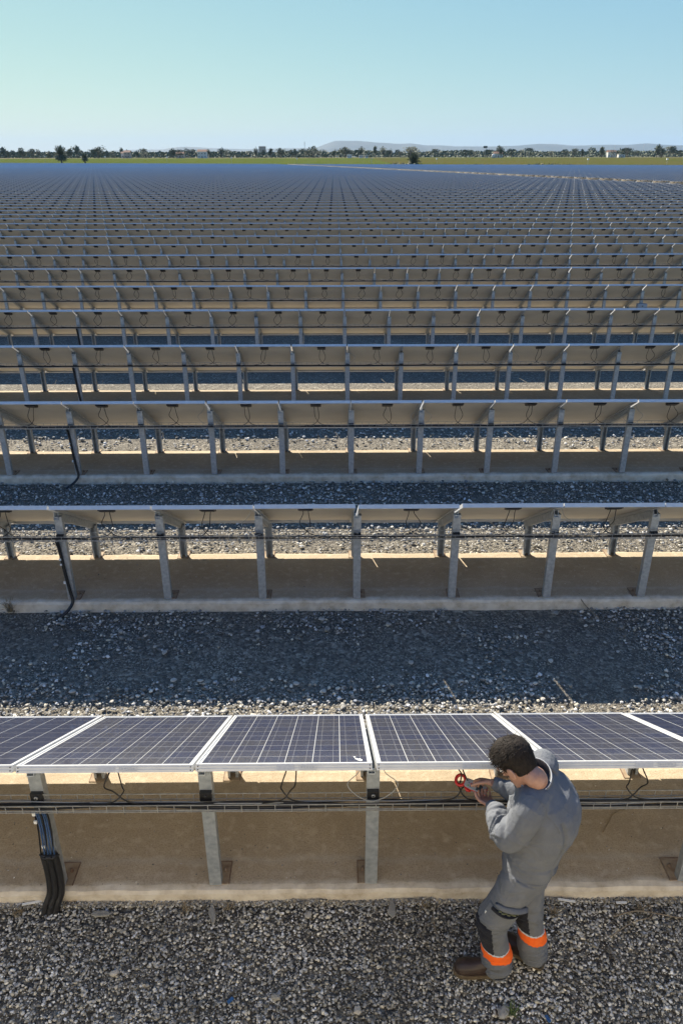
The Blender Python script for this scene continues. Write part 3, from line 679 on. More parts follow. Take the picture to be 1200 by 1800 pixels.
def woods():
    g = MB(); rs = random.Random(5)
    for i in range(26000):
        Y = rs.uniform(1010, 1250); x = rs.uniform(-60, 1260); X = px(x, Y)
        top = 6.6+3.0*noise.noise((X*.016, 1, 0))+1.6*noise.noise((X*.07, 5, 0))
        if top < 1.2: continue
        p = Vector((X, Y, gh(X, Y)+rs.random()**.7*top)); s_ = rs.uniform(.6,1.5)
        u = Vector((rs.gauss(0,1), rs.gauss(0,1), rs.gauss(0,1))).normalized(); v = u.orthogonal().normalized()
        g.add([p-u*s_, p-v*s_, p+u*s_, p+v*s_], [(0,1,2,3)], rs.randrange(2))
    tag(g.obj('distant_woodland', [MT['leafA'], MT['leafB']]), 'low dark woodland forming the far tree line', 'woodland', kind='stuff')
    g = MB()
    for i in range(9000):
        X = rs.uniform(-260, 330); Y = edgeY(min(X, 520))+rs.uniform(4, 13)
        d = max(0, noise.noise((X*.05, 2, 0))+.25)+.12
        p = Vector((X, Y, gh(X, Y)+rs.random()*(.5+1.3*d*(1.3 if X > 20 else .5)))); s_ = rs.uniform(.15,.4)
        u = Vector((rs.gauss(0,1), rs.gauss(0,1), rs.gauss(0,1))).normalized(); v = u.orthogonal().normalized()
        g.add([p-u*s_, p-v*s_, p+u*s_, p+v*s_], [(0,1,2,3)], rs.randrange(2))
    tag(g.obj('verge_scrub', [MT['leafB'], MT['haybrown']]), 'scrub along the far edge of the solar field', 'scrub', kind='stuff')
woods()
def palm(x, Y, h, spread, trunk_h, nf, label, seed):
    rs = random.Random(seed); X = px(x, Y); t_ = ob('palm_tree', None, None, (X, Y, gh(X, Y)))
    g = MB(); g.tube([(0,0,-.3),(.05,0,trunk_h*.5),(0,.05,trunk_h)], [.5,.42,.36], 10); g.obj('trunk', MT['bark'], t_)
    g = MB()
    for i in range(nf):
        a = rs.uniform(0, 6.28); el = rs.uniform(-.75, 1.45); L = spread*rs.uniform(.8, 1.1)*(1 if el < .9 else (h-trunk_h)/spread)
        d = Vector((math.cos(a)*math.cos(el), math.sin(a)*math.cos(el), math.sin(el))); side = Vector((-math.sin(a), math.cos(a), 0)); p = Vector((0,0,trunk_h-.1)); prev = p.copy(); n = 9
        for s_ in range(n):
            d = (d+Vector((0,0,-.13*(1-abs(d.z))))).normalized(); q = prev+d*L/n
            g.tube([prev, q], .03, 4)
            upv = side.cross(d).normalized(); ll = L*.24*math.sin(math.pi*(s_+1.2)/(n+1.5))
            for sg in (-1, 1):
                for f_ in (.0, .5):
                    b0 = prev.lerp(q, f_); tip = b0+side*sg*ll+d*ll*.6-upv*ll*.35*(-1)-Vector((0,0,ll*.35)); e = d*.11
                    g.add([b0-e*.6, b0+e*.6, tip], [(0,1,2)])
            prev = q
    g.obj('fronds', MT['palm'], t_); tag(t_, label, 'palm tree'); return t_
palm(109, 495, 10.8, 4.3, 5.2, 150, 'tallest shaggy palm at the left edge of the solar field', 1)
palm(150, 490, 6.6, 2.6, 4.0, 70, 'short palm right of the tallest one at the left', 2)
palm(728, 379, 6.5, 3.6, 2.2, 110, 'squat spreading palm at the middle of the far field edge', 3)
palm(1163, 880, 9.5, 2.6, 7.0, 60, 'lone palm in the dry field at the far right', 4)
MT['bwall'] = pbr('render_white', (.62,.60,.56), (.55,.53,.49), .5, .8, world_=True)
MT['bpink'] = pbr('render_buff', (.42,.34,.27), (.36,.30,.24), .5, .8, world_=True)
MT['roof'] = pbr('clay_roof', (.26,.13,.08), (.20,.11,.075), .5, .9)
MT['pane'] = pbr('dark_pane', (.03,.035,.04), None, 1, .2)
def house(name, x, Y, w, d, h, roof, wall, label, z=0):
    X = px(x, Y); t_ = ob(name, None, None, (X, Y, gh(X, Y)))
    g = MB(); g.box(-w/2, w/2, -d/2, d/2, -.3, h); g.obj('wall', wall, t_)
    g = MB()
    if roof == 'gable':
        g.add([(-w/2-.3,-d/2-.3,h),(w/2+.3,-d/2-.3,h),(w/2+.3,d/2+.3,h),(-w/2-.3,d/2+.3,h),(-w/2-.3,0,h+d*.28),(w/2+.3,0,h+d*.28)], [(0,1,5,4),(2,3,4,5),(0,4,3),(1,2,5),(0,3,2,1)])
    else: g.box(-w/2-.1, w/2+.1, -d/2-.1, d/2+.1, h, h+.35)
    g.obj('roof', MT['roof'] if roof == 'gable' else wall, t_)
    n = max(2, int(w/3))
    for i in range(n):
        xx = -w/2+(i+.5)*w/n
        for s_ in range(max(1, int(h/3))):
            g = MB(); g.box(xx-.5, xx+.5, -d/2-.05, -d/2+.02, s_*3+1.0, s_*3+2.2); g.obj('window', MT['pane'], t_)
    g = MB(); g.box(-.5,.5,-d/2-.04,-d/2+.02,0,2.05); g.obj('door', MT['roof'], t_) if w > 5 else None
    return tag(t_, label, 'house')
for a in (('house',357,940,10,8,6.5,'gable','bwall','white house among trees on the left skyline'),('house',226,950,7,7,6,'gable','bpink','buff house with a red roof on the left skyline'),
    ('house',318,960,9,7,4.5,'gable','bpink','low buff house left of the white one'),('house',614,930,5,5,3.4,'flat','bwall','small white hut under the blue hill'),('house',634,925,4,4,2.6,'flat','bwall','tiny white hut left of the middle palm'),
    ('house',644,920,3.4,4,2.4,'flat','bwall','tiny white hut nearest the middle palm'),('house',875,940,9,7,4.2,'gable','bwall','white house with red roof right of the billboard'),('house',1074,945,9,7,5.5,'gable','bwall','pale house beside a dark tree at right'),
    ('house',1092,930,7,6,2.8,'flat','bwall','long low white building right of the pale house'),('warehouse',1176,1500,38,20,9,'flat','bwall','large pale warehouse on the far right skyline'),('house',220,960,6,6,5,'gable','bwall','whitish house behind the trees right of the left palms')):
    house(a[0], a[1], a[2], a[3], a[4], a[5], a[6], MT[a[7]], a[8])
house('tower_block', 462, 1900, 15, 14, 22, 'flat', MT['bpink'], 'brownish tower block standing alone on the skyline')['category'] = 'tower'
# white domed tank
g = MB(); g.loft([[(1.9*r*math.cos(a), 1.9*r*math.sin(a), z_) for a in [i*.5236 for i in range(12)]] for r, z_ in ((1,0),(1,2.6),(.9,3.2),(.6,3.8),(.15,4.1))])
Y = 900; tag(g.obj('tank', MT['bwall'], None, (px(867, Y), Y, gh(0, Y))), 'white dome topped tank right of the billboard', 'tank')
MT['pole'] = pbr('painted_pole', (.45,.45,.43), (.38,.38,.37), 1, .6)
def pole(name, x, Y, top, r, label, cat, group=None):
    X = px(x, Y); z = gh(X, Y); h = zpx(top, Y)-z; t_ = ob(name, None, None, (X, Y, z)); g = MB(); g.tube([(0,0,-.2),(0,0,h*.5),(0,0,h)], [r,r*.8,r*.6], 7); g.obj('shaft', MT['pole'], t_)
    tag(t_, label, cat, group); return t_, h
t_, h = pole('radio_mast', 536, 1000, 252, .28, 'thin mast standing above the trees left of the blue hill', 'mast')
g = MB(); [g.box(-.9,.9,-.06,.06,h*f,h*f+.25) for f in (.8,.9,.97)]; g.obj('antenna', MT['pole'], t_)
for x, top, lab in ((1079,257,'thin pole above the pale house at right'),(1130,256,'thin pole on the skyline at the far right'),(930,268,'faint pole in the dry field right of the tank'),(653,277,'thin pole in the field left of the middle palm')):
    t_, h = pole('utility_pole', x, 900 if top < 270 else 480, top, .16, lab, 'pole', 'thin poles on the skyline')
    g = MB(); g.box(-.9,.9,-.06,.06,h-.6,h-.45); g.obj('crossarm', MT['pole'], t_)
t_, h = pole('billboard', 852, 900, 262, .2, 'dark billboard on a tall pole above the trees', 'billboard')
g = MB(); g.box(-2.1,2.1,-.2,.2,h-.1,h+2.0); g.obj('board', pbr('billboard_dark', (.05,.06,.05), (.09,.10,.08), 1, .6), t_)
for i, x in enumerate((81,186,294,407,522,768,1035,1175)):
    Xr = (x-588)/1474; Y = (385+9)/(1+(.6 if Xr < 0 else .5)*Xr); top = 274+min(6, i)
    lab = ['left of the tallest palm','right of the two left palms','below the left tree line','left of the tower block','left of the blue hill','right of the middle palm','in the dry field at right','nearest the right edge'][i]
    t_, h = pole('camera_pole', x, Y, top, .06, 'slim pole with a white camera box, '+lab, 'camera pole', 'white camera poles along the far field edge')
    g = MB(); g.box(-.32,.32,-.3,.4,h-.25,h+.25); g.obj('camera_housing', MT['white'], t_)
def hills():
    prof = [(-400,266),(0,268),(60,268),(200,267),(300,264),(330,259.5),(370,262),(440,263.5),(520,262.5),(555,262),(572,256),(590,250.5),(630,251),(655,253),(700,255.5),(720,255),(745,258),(770,258),(800,260),(850,260),(900,259.5),(930,256.5),(960,256.5),(1000,259),(1060,257.5),(1100,258),(1130,255.5),(1170,259),(1200,258.5),(1600,260)]
    Yh = 11500; xs_ = [p[0] for p in prof]; hs_ = [(275.2-p[1])/1474*Yh+6 for p in prof]; n = 260; m = 10; g = MB(); V = []
    for j in range(m):
        f = j/(m-1); Y = Yh-1500+3000*f; e = math.sin(math.pi*f)**.8 if 0 < f < 1 else 0
        for i in range(n):
            q = -400+2000*i/(n-1); X = px(q, Yh); h = np.interp(q, xs_, hs_)+5*noise.noise((X*.002, 3, 0))+2.5*noise.noise((X*.008, 4, 0))
            V.append((X, Y, max(0, h*e*(1+.25*noise.noise((X*.0012, Y*.0016, 2))*(1 if abs(f-.5) > .1 else 0)))+2))
    g.add(V, [(j*n+i, j*n+i+1, (j+1)*n+i+1, (j+1)*n+i) for j in range(m-1) for i in range(n-1)], 0, True)
    tag(g.obj('hills', pbr('hill_scrub', (.035,.05,.045), (.06,.07,.06), .003, .95, world_=True)), kind='structure')
hills()
HZ = MB(); HZ.box(-15500, 15500, -300, 16500, GZ-1.6, 330)
hm = bpy.data.materials.new('haze'); hm.use_nodes = True; t = hm.node_tree; t.nodes.clear()
pv = t.nodes.new('ShaderNodeVolumePrincipled'); pv.inputs['Color'].default_value = (.42,.64,.96,1); pv.inputs['Density'].default_value = 3.4e-5; pv.inputs['Anisotropy'].default_value = .0
mo = t.nodes.new('ShaderNodeOutputMaterial'); t.links.new(pv.outputs[0], mo.inputs['Volume'])
tag(HZ.obj('haze', hm), 'pale blue haze over the far land', 'haze', kind='stuff')
# ------------------------------------------------------------------ the worker
BASE = Vector((1.03, 2.97, GZ))
worker = tag(ob('person', None, None, BASE), 'worker in grey coveralls with orange leg bands, bent over a meter', 'person')
def vol(mb, voxel, it=4, name='m'):
    o = ob(name, mb.mesh(name, MT['white'])); m = o.modifiers.new('r', 'REMESH'); m.mode = 'VOXEL'; m.voxel_size = voxel; m.adaptivity = 0
    s_ = o.modifiers.new('s', 'SMOOTH'); s_.factor = .5; s_.iterations = it
    bpy.context.view_layer.update(); dg = bpy.context.evaluated_depsgraph_get(); me = bpy.data.meshes.new_from_object(o.evaluated_get(dg)); me.name = name
    old = o.data; bpy.data.objects.remove(o); bpy.data.meshes.remove(old)
    me.polygons.foreach_set('use_smooth', np.ones(len(me.polygons), bool)); return me
def arrs(me):
    n = len(me.vertices); co = np.empty(n*3); me.vertices.foreach_get('co', co); no = np.empty(n*3); me.vertices.foreach_get('normal', no); return co.reshape(-1,3), no.reshape(-1,3)
def put(name, me, mats, parent=None):
    me.materials.clear()
    for m in (mats if isinstance(mats, (list, tuple)) else [mats]): me.materials.append(m)
    return ob(name, me, parent or worker, -BASE if (parent or worker) == worker else (0,0,0))
def ell(c, ax, ay, rx, ry, n=24, p=2.0):
    out = []
    for i in range(n):
        a = 2*math.pi*i/n; ca, sa = math.cos(a), math.sin(a)
        out.append(Vector(c)+Vector(ax)*rx*math.copysign(abs(ca)**(2/p), ca)+Vector(ay)*ry*math.copysign(abs(sa)**(2/p), sa))
    return out
F_ = Vector((-.90,.436,0)); L_ = Vector((-.436,-.90,0)); Zv = Vector((0,0,1))
def limb(mb, pts, rad, n=16): mb.tube(spline(pts, 5), list(np.interp(np.linspace(0, len(pts)-1, (len(pts)-1)*5+1), range(len(pts)), rad)), n)
# joints
HIP = Vector((1.055,2.985,.79)); LH = HIP+L_*.095-Zv*.03; RH = HIP-L_*.095-Zv*.03
LK, LA = Vector((.872,2.905,.385)), Vector((.930,2.925,-.01)); RK, RA = Vector((1.095,3.005,.385)), Vector((1.160,2.995,-.01))
NECK = Vector((1.045,3.045,1.315)); LS = Vector((.985,2.885,1.255)); RS = Vector((1.135,3.19,1.27))
LE, LW = Vector((.893,2.892,1.045)), Vector((.862,3.15,1.005)); RE, RW = Vector((1.065,3.185,1.035)), Vector((.885,3.240,1.085))
HC = Vector((.945,3.055,1.402)); pd = R_(50); FH = Vector((-.74,.67,0)).normalized()
hy = FH*math.cos(pd)-Zv*math.sin(pd); hz = FH*math.sin(pd)+Zv*math.cos(pd); hx = hz.cross(hy)
HS = 1.11
def HL(x, y, z): return HC+(hx*x+hy*y+hz*z)*HS
# ---- meter geometry first: the hands close on it
MJ, ME = Vector((.727,3.382,.967)), Vector((.872,3.302,.952)); ma = (ME-MJ).normalized(); mn = Vector((-.1,-.62,.78)); mn = (mn-ma*mn.dot(ma)).normalized(); mb_ = mn.cross(ma)
def MP(a, b, c): return MJ+ma*a+mb_*b+mn*c
# ---- body: one continuous skin mesh
B = MB()
for z, y, rx, ry in (): pass
B.loft([ell(HL(0, y, z), hx, hy, rx, ry, 24) for z, y, rx, ry in ((-.118,.058,.012,.014),(-.112,.052,.03,.03),(-.092,.036,.046,.052),(-.062,.014,.058,.078),(-.03,.004,.066,.09),(.0,0,.071,.096),(.04,-.006,.076,.099),(.075,-.008,.070,.092),(.1,-.01,.052,.07),(.115,-.01,.026,.035),(.119,-.01,.008,.01))])
B.tube([HL(0,.092,.022), HL(0,.108,-.006), HL(0,.112,-.022), HL(0,.094,-.03)], [.008,.011,.014,.008], 8)
for s_ in (-1, 1):
    B.loft([ell(HL(s_*x, y, -.012), hy, hz, r*.8, r*1.15, 12) for x, y, r in ((.060,.0,.022),(.074,-.006,.029),(.082,-.012,.030),(.086,-.014,.02))])
    B.tube([HL(s_*.012,.098,.024), HL(s_*.035,.092,.028), HL(s_*.055,.074,.022)], [.007,.009,.006], 6)
B.tube([HL(-.022,.084,-.062), HL(0,.094,-.06), HL(.022,.084,-.062)], [.005,.009,.005], 8)
limb(B, [HL(0,-.02,-.04), HL(0,-.045,-.10), NECK+Vector((.0,0,0)), NECK+Vector((.02,0,-.08))], [.056,.055,.058,.055])
for s_, S, E_, W in ((1, LS, LE, LW), (-1, RS, RE, RW)): limb(B, [NECK-Zv*.04, S, S.lerp(E_,.5), E_, E_.lerp(W,.4), W], [.05,.048,.043,.040,.038,.027])
limb(B, [NECK-Zv*.03, Vector((1.10,3.035,1.16)), Vector((1.075,3.0,.98)), HIP], [.06,.095,.10,.11], 20)
for H, K, A in ((LH, LK, LA), (RH, RK, RA)): limb(B, [HIP, H, H.lerp(K,.5), K, K.lerp(A,.35), A], [.1,.078,.068,.052,.05,.036])
def hand(mb, W, d, n, right, curl, thumb_curl=.5, spread=.06):
    d = d.normalized(); n = (n-d*n.dot(d)).normalized(); th = d.cross(n) if right else n.cross(d)
    mb.loft([ell(W+d*t_, th, n, w, h, 14, 2.4) for t_, w, h in ((-.012,.026,.018),(.02,.031,.018),(.055,.039,.0165),(.082,.040,.0145),(.095,.034,.010))])
    for i, (off, L, r) in enumerate(((.029,.070,.0088),(.0095,.079,.0090),(-.0105,.074,.0086),(-.029,.058,.0078))):
        p = W+d*(.084-(.006 if i == 3 else 0))+th*off; dd = (d+th*spread*(1.5-i)*.6).normalized(); pts = [p-dd*.014, p]; ang = 0
        for q, f_ in enumerate((.44,.31,.25)):
            ang += curl[q]; v = dd*math.cos(ang)+n*math.sin(ang); p = p+v*L*f_; pts.append(p)
        mb.tube(spline(pts, 3), list(np.linspace(r, r*.78, (len(pts)-1)*3+1)), 8)
    p = W+d*.028+th*.027+n*.004; v = (th*.72+d*.62+n*.32).normalized(); pts = [p-v*.014, p]
    for q, L in enumerate((.036,.030,.024)):
        p = p+v*L; pts.append(p); v = (v+n*thumb_curl*.45+d*.30-th*.35*q*.6).normalized()
    mb.tube(spline(pts, 3), list(np.linspace(.0125,.0088, (len(pts)-1)*3+1)), 8)
hand(B, LW, (MP(.125,-.022,-.024)-LW), mb_*.55+mn*.8, False, (.4,.7,.6), 1.9)
rtgt = MP(.055,.0,.03); hand(B, RW+Vector((-.008,.002,-.004)), (MP(.055,.046,.006)-RW), -mb_*.85-mn*.35, True, (.35,.6,.5), .6)
MT['skin'] = pbr('skin', (.34,.175,.115), (.40,.215,.145), 40, .5, 0, .1, 220)
bodyme = vol(B, .0042, 2, 'body'); body = put('body', bodyme, MT['skin'])
for s_ in (-1, 1):
    g = MB(); c = HL(s_*.031,.083,.008); g.loft([ell(c+hz*z, hx, hy, r, r, 10) for z, r in ((-.011,.002),(-.007,.008),(0,.0112),(.007,.008),(.011,.002))]); put('eye', g.mesh('eye', MT['white']), MT['white'], body).location = (0,0,0)
# hair cap and strands
MT['hair'] = pbr('dark_hair', (.012,.009,.007), (.022,.016,.012), 60, .75, 0, 0, 60, .35, .65, False, .004, .2)
MT['hairg'] = pbr('grey_hair', (.13,.12,.11), (.07,.062,.055), 60, .6)
prof_z = [-.118,-.092,-.062,-.03,0,.04,.075,.1,.115,.119]; prof_rx = [.012,.046,.058,.066,.071,.076,.070,.052,.026,.004]; prof_ry = [.014,.052,.078,.09,.096,.099,.092,.07,.035,.004]; prof_y = [.058,.036,.014,.004,0,-.006,-.008,-.01,-.01,-.01]
def scalp(a, z):   # a = angle from face forward, returns point on the skull and outward normal (local)
    rx, ry, y = np.interp(z, prof_z, prof_rx), np.interp(z, prof_z, prof_ry), np.interp(z, prof_z, prof_y)
    p = Vector((math.sin(a)*rx, math.cos(a)*ry+y, z)); n = Vector((math.sin(a)*rx/.0055, math.cos(a)*ry/.0085, (z-.0)/.0105)).normalized(); return p, n
def hairline(a):   # lowest hair height for this angle
    f = abs((a+math.pi) % (2*math.pi)-math.pi)/math.pi     # 0 front .. 1 back
    return np.interp(f, [0,.22,.36,.44,.52,.62,.8,1], [.078,.072,.03,.0,.022,-.03,-.066,-.072])
g = MB(); rings = []
for z in np.concatenate([np.linspace(-.09,.1,20), [.108,.114,.1185]]):
    r = []
    for i in range(36):
        a = 2*math.pi*i/36; p, n = scalp(a, z); hl = hairline(a); e = min(max((z-hl)/.022, -1), 1)
        f = 1-abs((a+math.pi) % (2*math.pi)-math.pi)/math.pi
        th = (.0075+.010*max(0, (z+.02)/.12)*(.4+f))*e+.002*noise.noise((p.x*70, p.y*45, z*70))
        q = p+n*th; r.append(HL(*q))
    rings.append(r)
g.loft(rings); hair = put('hair', g.mesh('hair', MT['hair']), MT['hair'])
g = MB(); rs = random.Random(3)
for i in range(5200):
    a = rs.uniform(0, 6.283); z = -.07+.185*rs.random()**.8
    if z < hairline(a)+.006: continue
    p, n = scalp(a, min(z, .116)); f = 1-abs((a+math.pi) % (2*math.pi)-math.pi)/math.pi; lift = .010+.016*max(0, z/.12)*(.35+f)
    top = z > .045
    flow = (Vector((rs.gauss(.25,.5), rs.gauss(.75,.4), rs.gauss(.15,.3))) if top else Vector((rs.gauss(0,.25), rs.gauss(-.1,.3), -1))); flow = (flow-n*flow.dot(n)*.8).normalized()
    L = rs.uniform(.018,.04)*(1.25 if top else .55); w = rs.uniform(.0007,.0014); sd_ = flow.cross(n).normalized()
    p0 = p+n*(lift*.55-.001); p1 = p0+flow*L*.5+n*(.0055 if top else .0012); p2 = p0+flow*L+n*(.004 if top else -.001)*rs.uniform(.2,1.6)
    g.add([HL(*(p0-sd_*w)), HL(*(p0+sd_*w)), HL(*(p1+sd_*w)), HL(*(p1-sd_*w)), HL(*p2)], [(0,1,2,3),(3,2,4)], 1 if rs.random() < (.30 if (top and f > .35) else .07) else 0)
put('hair_strands', g.mesh('hair_strands', [MT['hair'], MT['hairg']]), [MT['hair'], MT['hairg']], hair).location = (0,0,0)
g = MB()
for s_ in (-1, 1):
    g.tube([HL(s_*.078,-.012,.016), HL(s_*.079,.03,.016), HL(s_*.068,.088,.012)], .0022, 6)
    g.tube([HL(s_*.031+.024*math.cos(a), .102-.012*abs(math.cos(a)), .004+.018*math.sin(a)) for a in [i*math.pi/6 for i in range(13)]], .0018, 5)
g.tube([HL(-.008,.106,.008), HL(.008,.106,.008)], .0018, 5)
put('glasses', g.mesh('glasses', MT['black']), MT['black'])
# ---- clothes
def fabric(name, c1, c2, bs=.5):
    m, t, b = nodes(name); P_ = coords(t); b.inputs['Roughness'].default_value = .88; b.inputs['Specular IOR Level'].default_value = .25
    b.inputs['Sheen Weight'].default_value = .03
    t.links.new(mixrgb(t, mr(t, ntex(t, P_, 9, 5), .35, .65), c1, c2), b.inputs['Base Color'])
    bump(t, b, math_(t, 'ADD', ntex(t, P_, 500, 2), math_(t, 'MULTIPLY', ntex(t, P_, 26, 4, .6, .6), 2.5)), bs, .012); return m
MT['grey_cloth'] = fabric('grey_workwear', (.128,.135,.148), (.155,.162,.176)); MT['navy_cloth'] = fabric('navy_patch', (.013,.014,.020), (.019,.020,.027)); MT['orange_cloth'] = fabric('orange_band', (.80,.115,.012), (.86,.15,.02), .1)
MT['pale_cloth'] = fabric('pale_trim', (.55,.56,.56), (.5,.51,.51), .1)
def displace(me, fn):
    co, no = arrs(me); d = np.array([fn(Vector(c)) for c in co]); co = co+no*d[:,None]; me.vertices.foreach_set('co', co.ravel()); me.update()
def seg(p, a, b):   # distance to segment and parameter
    ab = b-a; t_ = max(0, min(1, (p-a).dot(ab)/ab.dot(ab))); return (p-(a+ab*t_)).length, t_
def folds(p, a, b, w, freq, amp, seed):      # creases wrapping a limb between a and b, strongest in the middle
    d, t_ = seg(p, a, b)
    if d > w or not 0 < t_ < 1: return 0
    s_ = (p-a).dot((b-a).normalized()); k = math.sin(math.pi*t_); q = noise.noise((s_*freq+1.4*noise.noise((p.x*9, p.y*9, p.z*9+seed)), p.x*5+seed, p.y*5))
    return amp*k*(1-abs(q)*2.2)
J = MB()
J.loft([ell(c, L_, F_, rx, ry, 28, 2.3) for c, rx, ry in (
    (Vector((1.060,2.985,.745)),.150,.110),(Vector((1.060,2.985,.765)),.176,.132),(Vector((1.066,2.99,.80)),.182,.140),(Vector((1.073,2.998,.87)),.176,.140),(Vector((1.093,3.003,.95)),.188,.158),
    (Vector((1.112,3.010,1.04)),.205,.174),(Vector((1.120,3.018,1.12)),.212,.176),(Vector((1.112,3.027,1.19)),.208,.162),(Vector((1.092,3.034,1.25)),.188,.135),(Vector((1.062,3.04,1.295)),.135,.096),(Vector((1.045,3.043,1.325)),.075,.07))])
limb(J, [LS+Vector((.045,.075,-.005)), LS, LS.lerp(LE,.5)+Vector((.012,-.006,0)), LE, LE.lerp(LW,.45), LW-(LW-LE)*.06], [.09,.085,.076,.070,.060,.041], 18)
limb(J, [RS+Vector((-.03,-.075,-.005)), RS, RS.lerp(RE,.5), RE, RE.lerp(RW,.45), RW-(RW-RE)*.06], [.088,.080,.072,.066,.055,.040], 18)
jm = vol(J, .0052, 4, 'jacket')
def jf(p):
    d = .008*noise.noise((p.x*8, p.y*8, p.z*5))+.0028*noise.noise((p.x*22, p.y*22, p.z*15))
    d += folds(p, LS.lerp(LE,.35), LE.lerp(LW,.55), .12, 27, .024, 1)+folds(p, LE.lerp(LW,.35), LW, .08, 40, .009, 3)+folds(p, RS.lerp(RE,.4), RW, .1, 32, .011, 5)
    d += folds(p, Vector((1.06,2.985,.72)), Vector((1.075,3.0,.95)), .3, 24, .014, 7)+folds(p, Vector((1.07,2.99,.86)), Vector((1.10,3.02,1.22)), .3, 11, .009, 9)
    # vertical pleats down the back
    b = (p-Vector((1.09,3.02,1.0))); lat = b.dot(L_); back = -b.dot(F_)
    if back > .05 and .8 < p.z < 1.2: d -= .011*math.exp(-((abs(lat)-.14)/.009)**2)
    if LS.z-.14 < p.z < 1.22 and back > 0: d -= .005*math.exp(-((p-LS-Vector((.03,.02,-.06))).length/.05)**2)
    return d
displace(jm, jf); jacket = put('jacket', jm, MT['grey_cloth'])
def extract(me, cond, off, name, thick=0):
    """patch of cloth: the faces of me whose centres satisfy cond, lifted by off along the normals, with a hem down to the cloth"""
    co, no = arrs(me); nf = len(me.polygons); ce = np.empty(nf*3); me.polygons.foreach_get('center', ce); ce = ce.reshape(-1,3)
    nn = np.empty(nf*3); me.polygons.foreach_get('normal', nn); nn = nn.reshape(-1,3)
    idx = [i for i in range(nf) if cond(ce[i], nn[i])]; g = MB(); mp = {}; fs = []; ed = {}
    for i in idx:
        v = list(me.polygons[i].vertices)
        for q in v: mp.setdefault(q, len(mp))
        fs.append(tuple(mp[q] for q in v))
        for a, b in zip(v, v[1:]+v[:1]): ed[(a, b)] = 1
    ks = sorted(mp, key=mp.get); n = len(ks); V = [co[q]+no[q]*off for q in ks]+[co[q]-no[q]*.002 for q in ks]
    rim = [(mp[b], mp[a], mp[a]+n, mp[b]+n) for (a, b) in ed if (b, a) not in ed]
    g.add(V, fs+rim, 0, True); return g.mesh(name, MT['white'])
put('yoke', extract(jm, lambda c, n: c[2] > 1.165+.03*noise.noise((c[0]*3,c[1]*3,0)) and (Vector(c)-Vector((1.06,3.04,c[2]))).dot(L_) < .17 and (Vector(c)-Vector((1.06,3.04,c[2]))).dot(L_) > -.17 and (Vector(c)-Vector((1.09,3.03,0))).dot(F_) < .05, .0022, 'yoke'), MT['grey_cloth'], jacket).location = (0,0,0)
put('waistband', extract(jm, lambda c, n: .757 < c[2] < .792, .004, 'waistband'), MT['grey_cloth'], jacket).location = (0,0,0)
# collar: turned up band round the neck, cuffs
g = MB(); rin, rout = [], []
cup = (HL(0,-.04,-.10)-NECK).normalized()*.55+Zv*.5; cup.normalize(); cax = (L_-cup*L_.dot(cup)).normalized(); cay = cup.cross(cax)
rings = []
for h, r, k in ((-.03,.108,0),(.012,.099,0),(.050,.092,0),(.055,.088,0),(.050,.083,0),(.0,.076,0),(-.022,.07,0)):
    rr = []
    for i in range(28):
        a = 2*math.pi*i/28; front = max(0, math.cos(a-math.pi/2)) if False else 0
        p = NECK+Vector((-.004,.0,-.006))+cup*(h*(1+.18*noise.noise((math.cos(a)*1.5, math.sin(a)*1.5, 4))))+cax*math.cos(a)*r*1.04+cay*math.sin(a)*r*.98
        rr.append(p)
    rings.append(rr)
g.loft(rings, 0, True, True); col = put('collar', g.mesh('collar', MT['grey_cloth']), MT['grey_cloth'], jacket); col.location = (0,0,0)
g = MB(); g.tube([NECK+Vector((-.004,0,-.006))+cup*.055+cax*math.cos(a)*.0905+cay*math.sin(a)*.0855 for a in [i*2*math.pi/28 for i in range(29)]], .0028, 6)
put('collar_trim', g.mesh('collar_trim', MT['pale_cloth']), MT['pale_cloth'], jacket).location = (0,0,0)
for E_, W in ((LE, LW), (RE, RW)):
    d = (W-E_).normalized(); g = MB(); n = 13; g.tube([W-d*.055+d*.06*i/(n-1) for i in range(n)], [.0395+.0022*math.sin(i*2.1)-.004*(i/(n-1)) for i in range(n)], 16)
    put('cuff', g.mesh('cuff', MT['grey_cloth']), MT['grey_cloth'], jacket).location = (0,0,0)
# trousers
T_ = MB()
T_.loft([ell(c, L_, F_, rx, ry, 28, 2.4) for c, rx, ry in ((HIP+Vector((-.004,-.002,-.125)),.11,.085),(HIP-Zv*.09,.172,.122),(HIP-Zv*.03,.180,.132),(HIP+Zv*.04,.176,.128),(HIP+Zv*.08,.165,.118))])
for H, K, A, w in ((LH, LK, LA, 1.0), (RH, RK, RA, .97)):
    d = (A-K).normalized()
    limb(T_, [H+Zv*.02, H.lerp(K,.45), K, K.lerp(A,.5)+Vector((.004,0,0)), A+Vector((.006,0,-.012)), A+Vector((.010,0,-.034))], [.103*w,.097*w,.083*w,.076*w,.080*w,.077*w], 20)
tm = vol(T_, .0055, 4, 'trousers')
def tf(p):
    d = .004*noise.noise((p.x*10, p.y*10, p.z*6))+.002*noise.noise((p.x*25, p.y*25, p.z*14))
    for H, K, A, s_ in ((LH, LK, LA, 11), (RH, RK, RA, 17)):
        d += folds(p, K+Zv*.12, K-Zv*.12, .13, 26, .012, s_)+folds(p, K.lerp(A,.5), A-Zv*.08, .14, 28, .016, s_+2)+folds(p, H+Zv*.05, H.lerp(K,.6), .14, 17, .009, s_+3)
    return d
displace(tm, tf); tro = put('trousers', tm, MT['grey_cloth'])
def onleg(c, K, A, other): p = Vector(c); return seg(p, K, A)[0] < seg(p, *other)[0]
def bandc(K, A, other, z0, z1, sl): return lambda c, n: z0 < c[2]+sl*(Vector(c)-K.lerp(A,.5)).dot(F_) < z1 and onleg(c, K, A, other)
